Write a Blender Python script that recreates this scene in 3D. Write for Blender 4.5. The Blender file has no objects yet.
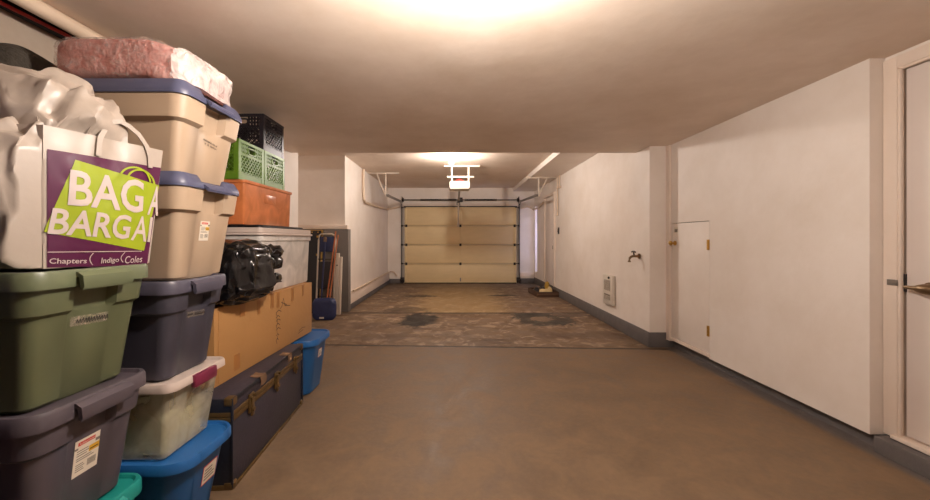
import bpy, bmesh, math, random
from mathutils import Vector, Matrix, noise
S = bpy.context.scene
COL = S.collection
R = math.radians
random.seed(7)

# ------------------------------------------------------------------ materials
def srgb(r, g, b):
    f = lambda c: (c/255/12.92) if c/255 <= .04045 else ((c/255+.055)/1.055)**2.4
    return (f(r), f(g), f(b), 1)
def newmat(name):
    m = bpy.data.materials.new(name); m.use_nodes = True
    nt = m.node_tree; b = nt.nodes['Principled BSDF']
    return m, nt, b
def mat(name, c, rough=.5, metal=0, var=.12, scale=6, bump=0, bscale=60, coat=0, spec=.5, trans=0, alpha=1, emit=0, stretch=None):
    m, nt, b = newmat(name); N = nt.nodes; L = nt.links
    tc = N.new('ShaderNodeTexCoord')
    mp = N.new('ShaderNodeMapping'); L.new(tc.outputs['Object'], mp.inputs[0])
    if stretch: mp.inputs['Scale'].default_value = stretch
    n = N.new('ShaderNodeTexNoise'); n.inputs['Scale'].default_value = scale; n.inputs['Detail'].default_value = 5
    L.new(mp.outputs[0], n.inputs['Vector'])
    mx = N.new('ShaderNodeMix'); mx.data_type = 'RGBA'
    c = srgb(*c)
    mx.inputs[6].default_value = tuple(x*(1-var) for x in c[:3])+(1,)
    mx.inputs[7].default_value = tuple(min(1, x*(1+var)) for x in c[:3])+(1,)
    L.new(n.outputs['Fac'], mx.inputs[0]); L.new(mx.outputs[2], b.inputs['Base Color'])
    b.inputs['Roughness'].default_value = rough; b.inputs['Metallic'].default_value = metal
    b.inputs['Coat Weight'].default_value = coat; b.inputs['Specular IOR Level'].default_value = spec
    b.inputs['Transmission Weight'].default_value = trans; b.inputs['Alpha'].default_value = alpha
    if bump:
        n2 = N.new('ShaderNodeTexNoise'); n2.inputs['Scale'].default_value = bscale; n2.inputs['Detail'].default_value = 4
        L.new(mp.outputs[0], n2.inputs['Vector'])
        bp = N.new('ShaderNodeBump'); bp.inputs['Strength'].default_value = bump; bp.inputs['Distance'].default_value = .01
        L.new(n2.outputs['Fac'], bp.inputs['Height']); L.new(bp.outputs[0], b.inputs['Normal'])
    if emit:
        b.inputs['Emission Color'].default_value = c; b.inputs['Emission Strength'].default_value = emit
    return m
def film(name, c, opac, rough=.25, bump=.6, bscale=25):
    m, nt, b = newmat(name); N = nt.nodes; L = nt.links
    b.inputs['Base Color'].default_value = srgb(*c); b.inputs['Roughness'].default_value = rough
    tr = N.new('ShaderNodeBsdfTransparent'); ms = N.new('ShaderNodeMixShader')
    tc = N.new('ShaderNodeTexCoord'); n = N.new('ShaderNodeTexNoise'); n.inputs['Scale'].default_value = bscale
    n.inputs['Detail'].default_value = 6; n.inputs['Distortion'].default_value = 1.2
    L.new(tc.outputs['Object'], n.inputs['Vector'])
    mr = N.new('ShaderNodeMapRange'); mr.inputs[1].default_value = .3; mr.inputs[2].default_value = .7
    mr.inputs[3].default_value = max(0, opac-.2); mr.inputs[4].default_value = min(1, opac+.2)
    L.new(n.outputs['Fac'], mr.inputs[0]); L.new(mr.outputs[0], ms.inputs[0])
    L.new(tr.outputs[0], ms.inputs[1]); L.new(b.outputs[0], ms.inputs[2])
    bp = N.new('ShaderNodeBump'); bp.inputs['Strength'].default_value = bump; bp.inputs['Distance'].default_value = .02
    L.new(n.outputs['Fac'], bp.inputs['Height']); L.new(bp.outputs[0], b.inputs['Normal'])
    L.new(ms.outputs[0], N['Material Output'].inputs[0])
    return m
def emission(name, col, st):
    m, nt, b = newmat(name)
    e = nt.nodes.new('ShaderNodeEmission'); e.inputs[0].default_value = (*col, 1); e.inputs[1].default_value = st
    nt.links.new(e.outputs[0], nt.nodes['Material Output'].inputs[0]); return m

def wall_mat(name, c, dirt=.10):
    m, nt, b = newmat(name); N = nt.nodes; L = nt.links
    tc = N.new('ShaderNodeTexCoord')
    n = N.new('ShaderNodeTexNoise'); n.inputs['Scale'].default_value = 1.6; n.inputs['Detail'].default_value = 8
    n.inputs['Roughness'].default_value = .62
    L.new(tc.outputs['Object'], n.inputs['Vector'])
    cr = N.new('ShaderNodeValToRGB'); c0 = srgb(*c)
    cr.color_ramp.elements[0].position = .3; cr.color_ramp.elements[1].position = .62
    cr.color_ramp.elements[0].color = (c0[0]*(1-dirt), c0[1]*(1-dirt*1.25), c0[2]*(1-dirt*1.6), 1)
    cr.color_ramp.elements[1].color = c0
    L.new(n.outputs['Fac'], cr.inputs[0]); L.new(cr.outputs[0], b.inputs['Base Color'])
    b.inputs['Roughness'].default_value = .55
    n2 = N.new('ShaderNodeTexNoise'); n2.inputs['Scale'].default_value = 5; n2.inputs['Detail'].default_value = 5
    L.new(tc.outputs['Object'], n2.inputs['Vector'])
    mp = N.new('ShaderNodeMapping'); mp.inputs['Scale'].default_value = (1, 1, .5)
    bp = N.new('ShaderNodeBump'); bp.inputs['Strength'].default_value = .25; bp.inputs['Distance'].default_value = .02
    L.new(n2.outputs['Fac'], bp.inputs['Height']); L.new(bp.outputs[0], b.inputs['Normal'])
    return m

def floor_mat():
    m, nt, b = newmat('floor_concrete'); N = nt.nodes; L = nt.links
    def math_(op, a, b_=None, c=None, clamp=False):
        n = N.new('ShaderNodeMath'); n.operation = op; n.use_clamp = clamp
        for i, v in enumerate((a, b_, c)):
            if v is None: continue
            if isinstance(v, (int, float)): n.inputs[i].default_value = v
            else: L.new(v, n.inputs[i])
        return n.outputs[0]
    tc = N.new('ShaderNodeTexCoord'); sp = N.new('ShaderNodeSeparateXYZ'); L.new(tc.outputs['Object'], sp.inputs[0])
    X, Y = sp.outputs[0], sp.outputs[1]
    def nz(sc, det=6, dist=0, rough=.6):
        n = N.new('ShaderNodeTexNoise'); n.inputs['Scale'].default_value = sc; n.inputs['Detail'].default_value = det
        n.inputs['Distortion'].default_value = dist; n.inputs['Roughness'].default_value = rough
        L.new(tc.outputs['Object'], n.inputs['Vector']); return n.outputs['Fac']
    def ss(v, lo, hi, a=0, b_=1):
        n = N.new('ShaderNodeMapRange'); n.interpolation_type = 'SMOOTHSTEP'
        L.new(v, n.inputs[0]); n.inputs[1].default_value = lo; n.inputs[2].default_value = hi
        n.inputs[3].default_value = a; n.inputs[4].default_value = b_; return n.outputs[0]
    def mix(f, a, c):
        n = N.new('ShaderNodeMix'); n.data_type = 'RGBA'
        if isinstance(f, float): n.inputs[0].default_value = f
        else: L.new(f, n.inputs[0])
        for i, v in ((6, a), (7, c)):
            if isinstance(v, tuple): n.inputs[i].default_value = v
            else: L.new(v, n.inputs[i])
        return n.outputs[2]
    big, mid, fine = nz(1.1, 5), nz(4, 8, .6, .7), nz(30, 5)
    base = mix(ss(mid, .32, .68), srgb(104, 84, 63), srgb(128, 105, 80))
    base = mix(ss(nz(1.7, 8, 1.2, .7), .46, .72, 0, .25), base, srgb(98, 82, 67))
    base = mix(ss(fine, .35, .75, 0, .18), base, srgb(144, 117, 92))
    # rougher, stained concrete past the second joint
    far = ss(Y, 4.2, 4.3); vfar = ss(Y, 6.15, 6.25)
    st = ss(nz(2.6, 9, .9, .72), .45, .60, 0, .7)
    base = mix(math_('MULTIPLY', far, st), base, srgb(92, 66, 44))
    st2 = ss(nz(5, 7, .7), .50, .68, 0, .5)
    base = mix(math_('MULTIPLY', far, st2), base, srgb(190, 168, 144))
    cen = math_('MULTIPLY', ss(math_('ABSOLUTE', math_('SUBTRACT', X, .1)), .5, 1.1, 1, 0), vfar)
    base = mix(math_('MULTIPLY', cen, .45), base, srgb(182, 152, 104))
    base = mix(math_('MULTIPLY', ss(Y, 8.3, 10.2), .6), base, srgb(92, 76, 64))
    wob = math_('MULTIPLY', math_('SUBTRACT', nz(5, 6, .5), .5), 1.7)
    wob2 = math_('MULTIPLY', math_('SUBTRACT', nz(14, 6, .5), .5), 1.4)
    def blob(cx, cy, ax, ay, rot=0, ring=None, s=1, lo=.85, hi=1.5, colr=(34, 29, 24)):
        nonlocal base
        dx, dy = math_('SUBTRACT', X, cx), math_('SUBTRACT', Y, cy)
        c, s_ = math.cos(rot), math.sin(rot)
        u = math_('DIVIDE', math_('ADD', math_('MULTIPLY', dx, c), math_('MULTIPLY', dy, s_)), ax)
        v = math_('DIVIDE', math_('SUBTRACT', math_('MULTIPLY', dy, c), math_('MULTIPLY', dx, s_)), ay)
        d = math_('SQRT', math_('ADD', math_('MULTIPLY', u, u), math_('MULTIPLY', v, v)))
        d = math_('ADD', d, math_('ADD', wob, wob2))
        if ring: d = math_('MULTIPLY', math_('ABSOLUTE', math_('SUBTRACT', d, ring)), 3.0)
        base = mix(ss(d, lo, hi, s, 0), base, srgb(*colr))
    blob(-.54, 5.72, .22, .42); blob(-.62, 5.45, .16, .16, s=.8)
    blob(1.33, 5.75, .30, .38, rot=.5, ring=.95, s=.85, colr=(44, 40, 32)); blob(1.52, 5.5, .13, .14, s=.85, colr=(38, 36, 30))
    blob(1.2, 6.02, .16, .11, s=.85, colr=(40, 38, 30))
    blob(-.76, 8.05, .34, .10, s=.9); blob(1.07, 8.15, .26, .08, s=.9); blob(-.85, 6.5, .3, .2, s=.45)
    blob(.48, 4.55, .12, .05, s=.7, colr=(80, 58, 46)); blob(.58, 4.42, .1, .04, s=.7, colr=(80, 58, 46))
    blob(1.8, 4.75, .6, .12, s=.5, colr=(88, 66, 52)); blob(-1.4, 5.3, .5, .2, s=.45, colr=(88, 66, 52))
    blob(.1, 5.35, .08, .06, s=.6, colr=(80, 58, 46)); blob(-.9, 4.7, .3, .2, s=.4, colr=(90, 68, 54)); blob(1.9, 6.0, .3, .1, s=.6, colr=(70, 52, 42))
    # joints: one straight, one running slightly askew
    j1 = math_('MULTIPLY', math_('ABSOLUTE', math_('SUBTRACT', Y, 6.2)), .55)
    j2 = math_('ABSOLUTE', math_('SUBTRACT', math_('ADD', Y, math_('MULTIPLY', X, .045)), 4.27))
    jj = math_('MINIMUM', j1, j2)
    jm = ss(jj, .014, .034, .9, 0)
    base = mix(jm, base, srgb(48, 36, 30))
    # grey paint along the right wall
    base = mix(math_('MULTIPLY', ss(math_('ADD', X, math_('MULTIPLY', wob2, .02)), 2.33, 2.40), ss(Y, 4.2, 4.25, 1, 0)), base, srgb(104, 96, 92))
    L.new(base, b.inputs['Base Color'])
    L.new(ss(mid, .3, .7, .5, .75), b.inputs['Roughness'])
    bp = N.new('ShaderNodeBump'); bp.inputs['Strength'].default_value = .35; bp.inputs['Distance'].default_value = .01
    L.new(math_('SUBTRACT', math_('ADD', mid, math_('MULTIPLY', fine, .4)), jm), bp.inputs['Height'])
    L.new(bp.outputs[0], b.inputs['Normal'])
    return m

M = {}
M['wall'] = wall_mat('wall_paint', (236, 226, 217))
M['ceil'] = wall_mat('ceiling_paint', (230, 213, 197), .15)
M['wall_raw'] = wall_mat('bare_drywall', (182, 168, 154), .22)
M['trim'] = wall_mat('trim_paint', (232, 216, 202), .08)
M['door'] = wall_mat('door_paint', (226, 214, 206), .04)
M['floor'] = floor_mat()
M['curb'] = mat('grey_curb_paint', (98, 92, 90), .7, var=.25, scale=9, bump=.3)
M['wains'] = mat('grey_wainscot_paint', (112, 104, 98), .75, var=.12, bump=.4, bscale=80)
M['gdoor'] = mat('garage_door_cream', (224, 200, 154), .5, var=.08, scale=3, stretch=(1, 1, 4))
M['steel'] = mat('galvanised_steel', (150, 145, 140), .4, .8)
M['dsteel'] = mat('dark_steel', (62, 56, 54), .5, .7)
M['chrome'] = mat('chrome', (190, 180, 170), .25, 1, var=.02)
M['bronze'] = mat('aged_bronze', (140, 118, 92), .35, .9)
M['brass'] = mat('brass', (190, 150, 80), .3, .9)
M['black'] = mat('black_plastic', (22, 20, 24), .4)
M['dark'] = mat('gap_shade', (14, 12, 12), .9)  # near-black colour standing in for the shade inside gaps
M['whitep'] = mat('white_plastic', (214, 204, 190), .4, var=.04)
M['whitem'] = mat('white_painted_metal', (206, 192, 176), .45, var=.06)
M['beige'] = mat('beige_plastic', (174, 151, 127), .45, var=.05)
M['lidblue'] = mat('slate_blue_lid', (78, 80, 104), .4, var=.06)
M['slate'] = mat('slate_plastic', (58, 56, 66), .42, var=.06)
M['grey'] = mat('grey_violet_plastic', (78, 70, 76), .45, var=.06)
M['slatelid'] = mat('slate_lid_plastic', (74, 71, 84), .42, var=.06)
M['green'] = mat('sage_green_plastic', (84, 88, 62), .45, var=.05)
M['greenlid'] = mat('sage_green_lid', (92, 99, 74), .42, var=.05)
M['teal'] = mat('teal_plastic', (28, 138, 130), .4)
M['blue'] = mat('bright_blue_plastic', (28, 82, 134), .4, var=.06)
M['bluelid'] = mat('bright_blue_lid', (34, 96, 160), .38, var=.08)
M['clear'] = film('frosted_clear_plastic', (196, 190, 170), .45, .3, .1, 8)
M['milky'] = film('milky_plastic', (222, 214, 206), .85, .35, .05, 6)
M['lidwhite'] = mat('off_white_lid', (196, 180, 170), .4, var=.05)
M['maroon'] = mat('maroon_plastic', (112, 34, 62), .4)
M['orange'] = film('translucent_orange_plastic', (222, 134, 80), .84, .3, .04, 6)
M['crategreen'] = mat('lime_crate_plastic', (94, 130, 34), .42, var=.06)
M['crateblack'] = mat('black_crate_plastic', (28, 24, 32), .4)
M['card'] = mat('corrugated_cardboard', (174, 128, 76), .8, var=.1, scale=5, bump=.15, bscale=30)
M['carddark'] = mat('cardboard_edge', (150, 104, 62), .85)
M['tape'] = mat('brown_tape', (160, 108, 58), .3, var=.1)
M['ink'] = mat('black_ink', (34, 28, 26), .7)
M['trunk'] = mat('navy_vulcanised_trunk', (52, 47, 58), .5, var=.3, scale=7, bump=.2)
M['trunkend'] = mat('black_trunk_end', (26, 28, 40), .5, var=.3, scale=7, bump=.2)
M['leather'] = mat('worn_tan_leather', (118, 90, 66), .6, var=.25, scale=18)
M['trunkbr'] = mat('tarnished_trunk_brass', (112, 88, 54), .45, .6, var=.3, scale=20)
M['bagblack'] = mat('glossy_black_bag', (14, 13, 15), .2, var=.2, bump=.5, bscale=14)
M['pink'] = mat('pink_fluffy_material', (184, 122, 112), .9, var=.16, scale=16, bump=.7, bscale=40)
M['wrap'] = film('crinkled_clear_wrap', (232, 212, 204), .20, .14, 1.0, 30)
M['wrapw'] = film('bunched_clear_wrap', (244, 228, 222), .62, .2, 1.0, 18)
M['bagwhite'] = mat('white_polythene', (160, 147, 135), .40, var=.06, scale=8, bump=.15, bscale=12)
M['purple'] = mat('purple_print', (74, 20, 54), .45, var=.06, spec=.25)
M['lime'] = mat('lime_print', (140, 154, 30), .45, var=.05, spec=.25)
M['printwhite'] = mat('white_print', (184, 168, 162), .5, var=.05)
M['cloth'] = mat('dark_olive_cloth', (58, 52, 44), .95, var=.25, scale=12, bump=.8, bscale=60)
M['tapeclear'] = film('cloudy_tape', (186, 170, 150), .28, .3, .1, 30)
M['paper'] = mat('label_paper', (226, 214, 196), .6, var=.04)
M['red'] = mat('red_print', (206, 52, 40), .5)
M['yellow'] = mat('yellow_print', (214, 164, 40), .5)
M['greyink'] = mat('grey_ink', (128, 118, 106), .6)
M['navy'] = mat('navy_nylon', (34, 42, 82), .55, var=.3, scale=18, bump=.4)
M['navypl'] = mat('navy_plastic', (30, 30, 84), .4)
M['lilac'] = mat('pale_lilac_rubber', (150, 148, 200), .5)
M['wood'] = mat('orange_brown_wood', (176, 100, 58), .5, var=.25, scale=10)
M['pipe'] = mat('pale_pipe', (214, 192, 168), .5)
M['redcable'] = mat('red_cable', (178, 40, 40), .5)
M['contents'] = mat('yellowish_papers', (206, 196, 150), .8, var=.2, scale=5, stretch=(1, 1, 6))
M['cream'] = mat('cream_cloth', (214, 190, 140), .9, var=.15, scale=20, bump=.5)
M['brown'] = mat('brown_cardboard_tray', (78, 54, 40), .8)
M['darkshoe'] = mat('dark_leather', (34, 28, 32), .5)
M['yellowc'] = mat('mustard_rubber', (190, 150, 60), .6)
M['glass'] = film('window_glass', (220, 226, 240), .06, .05, 0, 2)
M['bulb_near'] = emission('bulb_glow_near', (1, .72, .50), 1.0)
M['bulb_far'] = emission('bulb_glow_far', (1, .72, .50), 1.0)

# ------------------------------------------------------------------ mesh building
class MB:
    def __init__(s): s.v = []; s.f = []; s.m = []; s.mats = []; s.mi = 0
    def use(s, name):
        if name not in s.mats: s.mats.append(name)
        s.mi = s.mats.index(name); return s
    def add(s, vs, fs):
        o = len(s.v); s.v += [Vector(p) for p in vs]
        for f in fs: s.f.append([i+o for i in f]); s.m.append(s.mi)
        return s
    def frombm(s, bm):
        bm.verts.index_update()
        s.add([v.co.copy() for v in bm.verts], [[v.index for v in f.verts] for f in bm.faces]); bm.free(); return s
    def box(s, x0, x1, y0, y1, z0, z1, bev=0, mx=None, seg=2):
        bm = bmesh.new(); bmesh.ops.create_cube(bm, size=1)
        for v in bm.verts:
            v.co = Vector(((x0+x1)/2+v.co.x*(x1-x0), (y0+y1)/2+v.co.y*(y1-y0), (z0+z1)/2+v.co.z*(z1-z0)))
        if bev:
            bev = min(bev, .45*min(abs(x1-x0), abs(y1-y0), abs(z1-z0)))
            bmesh.ops.bevel(bm, geom=bm.edges[:], offset=bev, segments=seg, affect='EDGES', profile=.5)
        if mx is not None: bm.transform(mx)
        return s.frombm(bm)
    def cyl(s, p0, p1, r, n=12, r2=None):
        p0, p1 = Vector(p0), Vector(p1); d = p1-p0
        q = d.to_track_quat('Z', 'Y').to_matrix(); r2 = r if r2 is None else r2
        a = [p0+q@Vector((math.cos(t)*r, math.sin(t)*r, 0)) for t in [2*math.pi*i/n for i in range(n)]]
        b = [p1+q@Vector((math.cos(t)*r2, math.sin(t)*r2, 0)) for t in [2*math.pi*i/n for i in range(n)]]
        return s.add(a+b, [[i, (i+1) % n, n+(i+1) % n, n+i] for i in range(n)]+[list(range(n))[::-1], list(range(n, 2*n))])
    def tube(s, pts, r, n=8, flat=1):
        pts = [Vector(p) for p in pts]; rings = []
        up = Vector((0, 0, 1))
        for i, p in enumerate(pts):
            t = (pts[min(i+1, len(pts)-1)]-pts[max(i-1, 0)]).normalized()
            u = up if abs(t.dot(up)) < .95 else Vector((0, 1, 0))
            a = t.cross(u).normalized(); b = a.cross(t).normalized()
            rings.append([p+a*math.cos(2*math.pi*k/n)*r+b*math.sin(2*math.pi*k/n)*r*flat for k in range(n)])
        return s.loft(rings)
    def loft(s, rings, cap=True, close=True):
        n = len(rings[0]); vs = [p for r in rings for p in r]; fs = []
        for i in range(len(rings)-1):
            for k in range(n if close else n-1):
                k2 = (k+1) % n; fs.append([i*n+k, i*n+k2, (i+1)*n+k2, (i+1)*n+k])
        if cap: fs += [list(range(n))[::-1], list(range((len(rings)-1)*n, len(rings)*n))]
        return s.add(vs, fs)
    def grid(s, fn, nu, nv):
        vs = [fn(i/nu, j/nv) for j in range(nv+1) for i in range(nu+1)]
        return s.add(vs, [[j*(nu+1)+i, j*(nu+1)+i+1, (j+1)*(nu+1)+i+1, (j+1)*(nu+1)+i] for j in range(nv) for i in range(nu)])
    def blob(s, fn, sub=5):
        bm = bmesh.new(); bmesh.ops.create_icosphere(bm, subdivisions=sub, radius=1)
        for v in bm.verts: v.co = fn(v.co.normalized())
        return s.frombm(bm)
    def obj(s, name, mname=None, parent=None, smooth=35, bev=0):
        if mname and not s.mats: s.mats = [mname]
        me = bpy.data.meshes.new(name)
        off = Vector((0, 0, 0))
        me.from_pydata([tuple(v) for v in s.v], [], s.f)
        for k in s.mats: me.materials.append(M[k])
        me.polygons.foreach_set('material_index', s.m)
        me.validate()
        bm = bmesh.new(); bm.from_mesh(me); bmesh.ops.recalc_face_normals(bm, faces=bm.faces[:]); bm.to_mesh(me); bm.free()
        if smooth:
            me.polygons.foreach_set('use_smooth', [True]*len(me.polygons))
            me.set_sharp_from_angle(angle=R(smooth))
        me.update()
        o = bpy.data.objects.new(name, me); COL.objects.link(o)
        if parent is not None:
            o.parent = parent
        return o
def shift(mb, d):
    d = Vector(d); mb.v = [v+d for v in mb.v]; return mb
def text_faces(body, bold=0.0, spacing=1, fine=0):
    cu = bpy.data.curves.new('t', 'FONT'); cu.body = body; cu.offset = bold; cu.space_character = spacing; cu.resolution_u = 3
    ob = bpy.data.objects.new('t', cu); COL.objects.link(ob); bpy.context.view_layer.update()
    dg = bpy.context.evaluated_depsgraph_get()
    me = bpy.data.meshes.new_from_object(ob.evaluated_get(dg))
    if fine:
        bm = bmesh.new(); bm.from_mesh(me); bmesh.ops.triangulate(bm, faces=bm.faces[:])
        for _ in range(5):
            es = [e for e in bm.edges if e.calc_length() > fine]
            if not es: break
            bmesh.ops.subdivide_edges(bm, edges=es, cuts=1); bmesh.ops.triangulate(bm, faces=bm.faces[:])
        bm.to_mesh(me); bm.free()
    vs = [v.co.copy() for v in me.vertices]; fs = [list(p.vertices) for p in me.polygons]
    bpy.data.objects.remove(ob); bpy.data.curves.remove(cu); bpy.data.meshes.remove(me)
    x0 = min(v.x for v in vs); x1 = max(v.x for v in vs); y0 = min(v.y for v in vs); y1 = max(v.y for v in vs)
    return [((v.x-x0)/(x1-x0), (v.y-y0)/(y1-y0)) for v in vs], fs
def text_quad(mb, body, q, mapf, bold=0, spacing=1, fine=0):
    """q: TL,TR,BR,BL in the (u,v) of mapf"""
    uv, fs = text_faces(body, bold, spacing, fine)
    TL, TR, BR, BL = [Vector(p) for p in q]
    vs = []
    for a, b in uv:
        p = (BL*(1-a)+BR*a)*(1-b)+(TL*(1-a)+TR*a)*b
        vs.append(mapf(p.x, p.y))
    mb.add(vs, fs)
def rect_q(u0, v0, u1, v1): return ((u0, v1), (u1, v1), (u1, v0), (u0, v0))
def flat_quad(mb, q, mapf):
    TL, TR, BR, BL = q
    mb.add([mapf(*BL), mapf(*BR), mapf(*TR), mapf(*TL)], [[0, 1, 2, 3]])

def thing(name, label, cat, loc=(0, 0, 0), rz=0, group=None):
    o = bpy.data.objects.new(name, None); COL.objects.link(o); o.empty_display_size = .1
    o.location = loc; o.rotation_euler = (0, 0, rz); tag(o, label, cat, group); return o
def tag(o, label, cat, group=None):
    o['label'] = label; o['category'] = cat
    if group: o['group'] = group
    return o
def struct(o, label=None, cat=None):
    o['kind'] = 'structure'
    if label: o['label'] = label
    if cat: o['category'] = cat
    return o
def sbox(name, m, x0, x1, y0, y1, z0, z1, bev=0, label=None, cat=None):
    return struct(MB().use(m).box(x0, x1, y0, y1, z0, z1, bev).obj(name), label, cat)

# ------------------------------------------------------------------ room shell
HC, HF = 2.275, 2.64            # near and far ceiling heights
LY = 4.57                       # where the low ceiling ends
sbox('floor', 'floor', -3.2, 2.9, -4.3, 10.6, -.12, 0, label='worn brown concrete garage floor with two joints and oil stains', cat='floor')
b = MB().use('ceil'); b.box(-3.2, 2.9, -4.3, LY, HC, HF+.3); b.box(-3.2, 2.9, LY, 10.6, HF, HF+.3)
struct(b.obj('ceiling'), 'painted garage ceiling, low in front and higher past the step', 'ceiling')
b = MB().use('wall'); b.box(1.61, 2.20, LY, 10.4, 2.545, HF)
struct(b.obj('trim_1'), 'boxed soffit along the right side of the rear ceiling', 'soffit')
# left wall: bare board beside the totes, then an alcove, then the rear garage wall
b = MB().use('wall_raw'); b.box(-2.25, -2.0, -4.3, 3.0, 0, HC); b.use('wall'); b.box(-2.25, -2.0, 3.0, 4.78, 0, HC)
# crack scar on the bare board
o = b.obj('wall_left'); struct(o, 'left garage wall behind the stacked totes', 'wall')
b = MB().use('wall'); b.box(-2.25, -2.0, LY+.002, 4.78, HC+.001, HF-.001); b.box(-3.2, -2.95, 4.6, 6.5, 0, HF); b.box(-2.95, -2.25, 4.62, 4.78, 0, HF)
b.box(-3.2, -1.868, 6.355, 6.6, 0, HF)
struct(b.obj('wall_alcove'), 'recessed alcove wall left of the rear bay', 'wall')
b = MB().use('wall'); b.box(-2.2, -1.865, 6.358, 10.4, 0, HF-.0005); struct(b.obj('wall_rear_left'), 'left wall of the rear bay', 'wall')
b = MB().use('wains'); b.box(-2.95, -1.785, 6.27, 6.354, 0, 1.39, .004); b.box(-1.864, -1.785, 6.35, 6.42, 0, 1.39, .004)
b.use('trim'); b.box(-2.95, -1.80, 6.262, 6.354, 1.39, 1.46, .006)
struct(b.obj('trim_2'), 'grey painted wainscot with pale cap in the alcove', 'wainscot')
b = MB().use('trim'); b.box(-1.865, -1.815, 6.42, 10.4, .09, .295, .01)
struct(b.obj('trim_3'), 'cream ledge along the foot of the rear left wall', 'ledge')
b = MB().use('curb'); b.box(-1.865, -1.81, 6.42, 10.4, 0, .09, .006)
struct(b.obj('baseboard_left'), 'grey base strip of the rear left wall', 'baseboard')
# far wall
b = MB().use('wall'); b.box(-2.2, 2.6, 10.4, 10.6, 0, HF); struct(b.obj('wall_far'), 'far wall around the garage door', 'wall')
b = MB().use('curb'); b.box(-1.81, -1.43, 10.34, 10.4, 0, .12, .006); b.box(1.78, 2.2, 10.34, 10.4, 0, .14, .006)
b.use('trim'); b.box(1.8, 2.2, 10.35, 10.4, .14, .30, .01)
struct(b.obj('baseboard_far'), 'grey base strip beside the garage door', 'baseboard')
# right wall, rear part (with window opening at the far end) and side door
WY0, WY1, WZ0, WZ1 = 10.04, 10.32, .34, 2.10
b = MB().use('wall')
b.box(2.20, 2.6, 4.24, WY0, .17, HF); b.box(2.20, 2.6, WY1, 10.4, .17, HF)
b.box(2.20, 2.6, WY0, WY1, .17, WZ0); b.box(2.20, 2.6, WY0, WY1, WZ1, HF)
struct(b.obj('wall_right_rear'), 'right wall of the rear bay', 'wall')
b = MB().use('curb'); b.box(2.185, 2.6, 4.235, 10.4, 0, .17, .006)
struct(b.obj('baseboard_right_rear'), 'grey concrete curb under the rear right wall', 'baseboard')
b = MB().use('glass'); b.box(2.42, 2.425, WY0, WY1, WZ0, WZ1)
w = b.obj('window_1'); struct(w, 'narrow side window beside the garage door letting in daylight', 'window')
b = MB().use('trim'); b.box(2.40, 2.45, WY0, WY0+.03, WZ0, WZ1); b.box(2.40, 2.45, WY1-.03, WY1, WZ0, WZ1)
b.box(2.40, 2.45, WY0, WY1, WZ0, WZ0+.03); b.box(2.40, 2.45, WY0, WY1, WZ1-.03, WZ1); b.obj('window_frame', parent=w)
# right wall, near furred part with hatch opening
HY0, HY1, HZ0, HZ1 = 3.555, 4.175, .14, 1.40
b = MB().use('wall')
b.box(2.41, 2.7, 2.18, HY0, .09, HC); b.box(2.41, 2.7, HY0, HY1, HZ1, HC); b.box(2.41, 2.7, HY0, HY1, .10, HZ0)
b.box(2.41, 2.7, HY1, 4.24, .09, HC)
b.use('dark'); b.box(2.46, 2.7, HY0, HY1, HZ0, HZ1)
struct(b.obj('wall_right'), 'near right garage wall', 'wall')
b = MB().use('trim'); b.box(2.385, 2.41, 4.175, 4.24, .09, HC, .004); b.box(2.395, 2.41, HY0-.01, HY1, .105, HZ0, .003)
struct(b.obj('trim_4'), 'pale post and sill beside the small hatch', 'trim')
b = MB().use('curb'); b.box(2.475, 2.9, 2.16, 4.235, 0, .089); b.box(2.41, 2.9, -4.3, 2.16, 0, .095, .006)
struct(b.obj('baseboard_right'), 'dark grey curb under the near right wall', 'baseboard')
d = MB().use('wall').box(2.412, 2.45, HY0+.006, HY1-.006, HZ0+.006, HZ1-.006, .002).obj('door_2')
struct(d, 'small square white hatch door low in the right wall', 'door')
for z in (.30, 1.12):
    h = MB().use('brass'); h.box(2.398, 2.414, HY0-.004, HY0+.022, z, z+.10, .003)
    for k in range(3): h.cyl((2.398, HY0+.006, z+.004+k*.034), (2.398, HY0+.006, z+.03+k*.034), .007, 10)
    h.obj('hinge', parent=d)
k = MB().use('brass'); ky = HY1-.07
k.cyl((2.412, ky, 1.18), (2.402, ky, 1.18), .026, 20); k.cyl((2.402, ky, 1.18), (2.37, ky, 1.18), .009)
k.blob(lambda c: Vector((2.36+c.x*.020, ky+c.y*.026, 1.18+c.z*.026)), 3); k.obj('knob', parent=d)
st = MB().use('paper'); st.box(2.4105, 2.412, HY1-.12, HY1-.05, 1.29, 1.355)
st.use('greyink'); st.box(2.410, 2.4105, HY1-.112, HY1-.058, 1.30, 1.333); st.obj('sticker', parent=d)
# near right: recess with the big door
DY0, DY1, DZ0, DZ1 = 1.28, 2.093, .125, 2.17
b = MB().use('wall'); b.box(2.50, 2.9, DY1+.01, 2.19, .095, HC); b.box(2.50, 2.9, -4.3, DY0-.01, .095, HC)
b.box(2.50, 2.9, DY0-.01, DY1+.01, DZ1+.01, HC); b.box(2.56, 2.9, DY0-.01, DY1+.01, .095, DZ1+.01)
struct(b.obj('wall_right_front'), 'wall holding the white side door', 'wall')
b = MB().use('trim'); b.box(2.484, 2.50, DY1+.016, 2.178, .10, DZ1+.085, .005); b.box(2.484, 2.50, DY0-.08, DY0-.016, .10, DZ1+.085, .005)
b.box(2.484, 2.50, DY0-.016, DY1+.016, DZ1+.016, DZ1+.085, .005)
b.box(2.49, 2.512, DY1+.003, DY1+.018, .12, DZ1+.012, .002); b.box(2.49, 2.512, DY0-.012, DY1+.012, DZ1+.003, DZ1+.018, .002)
b.box(2.46, 2.55, DY0-.08, DY1+.03, .10, .122, .004)
struct(b.obj('trim_5'), 'cream casing and sill around the white side door', 'trim')
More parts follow.
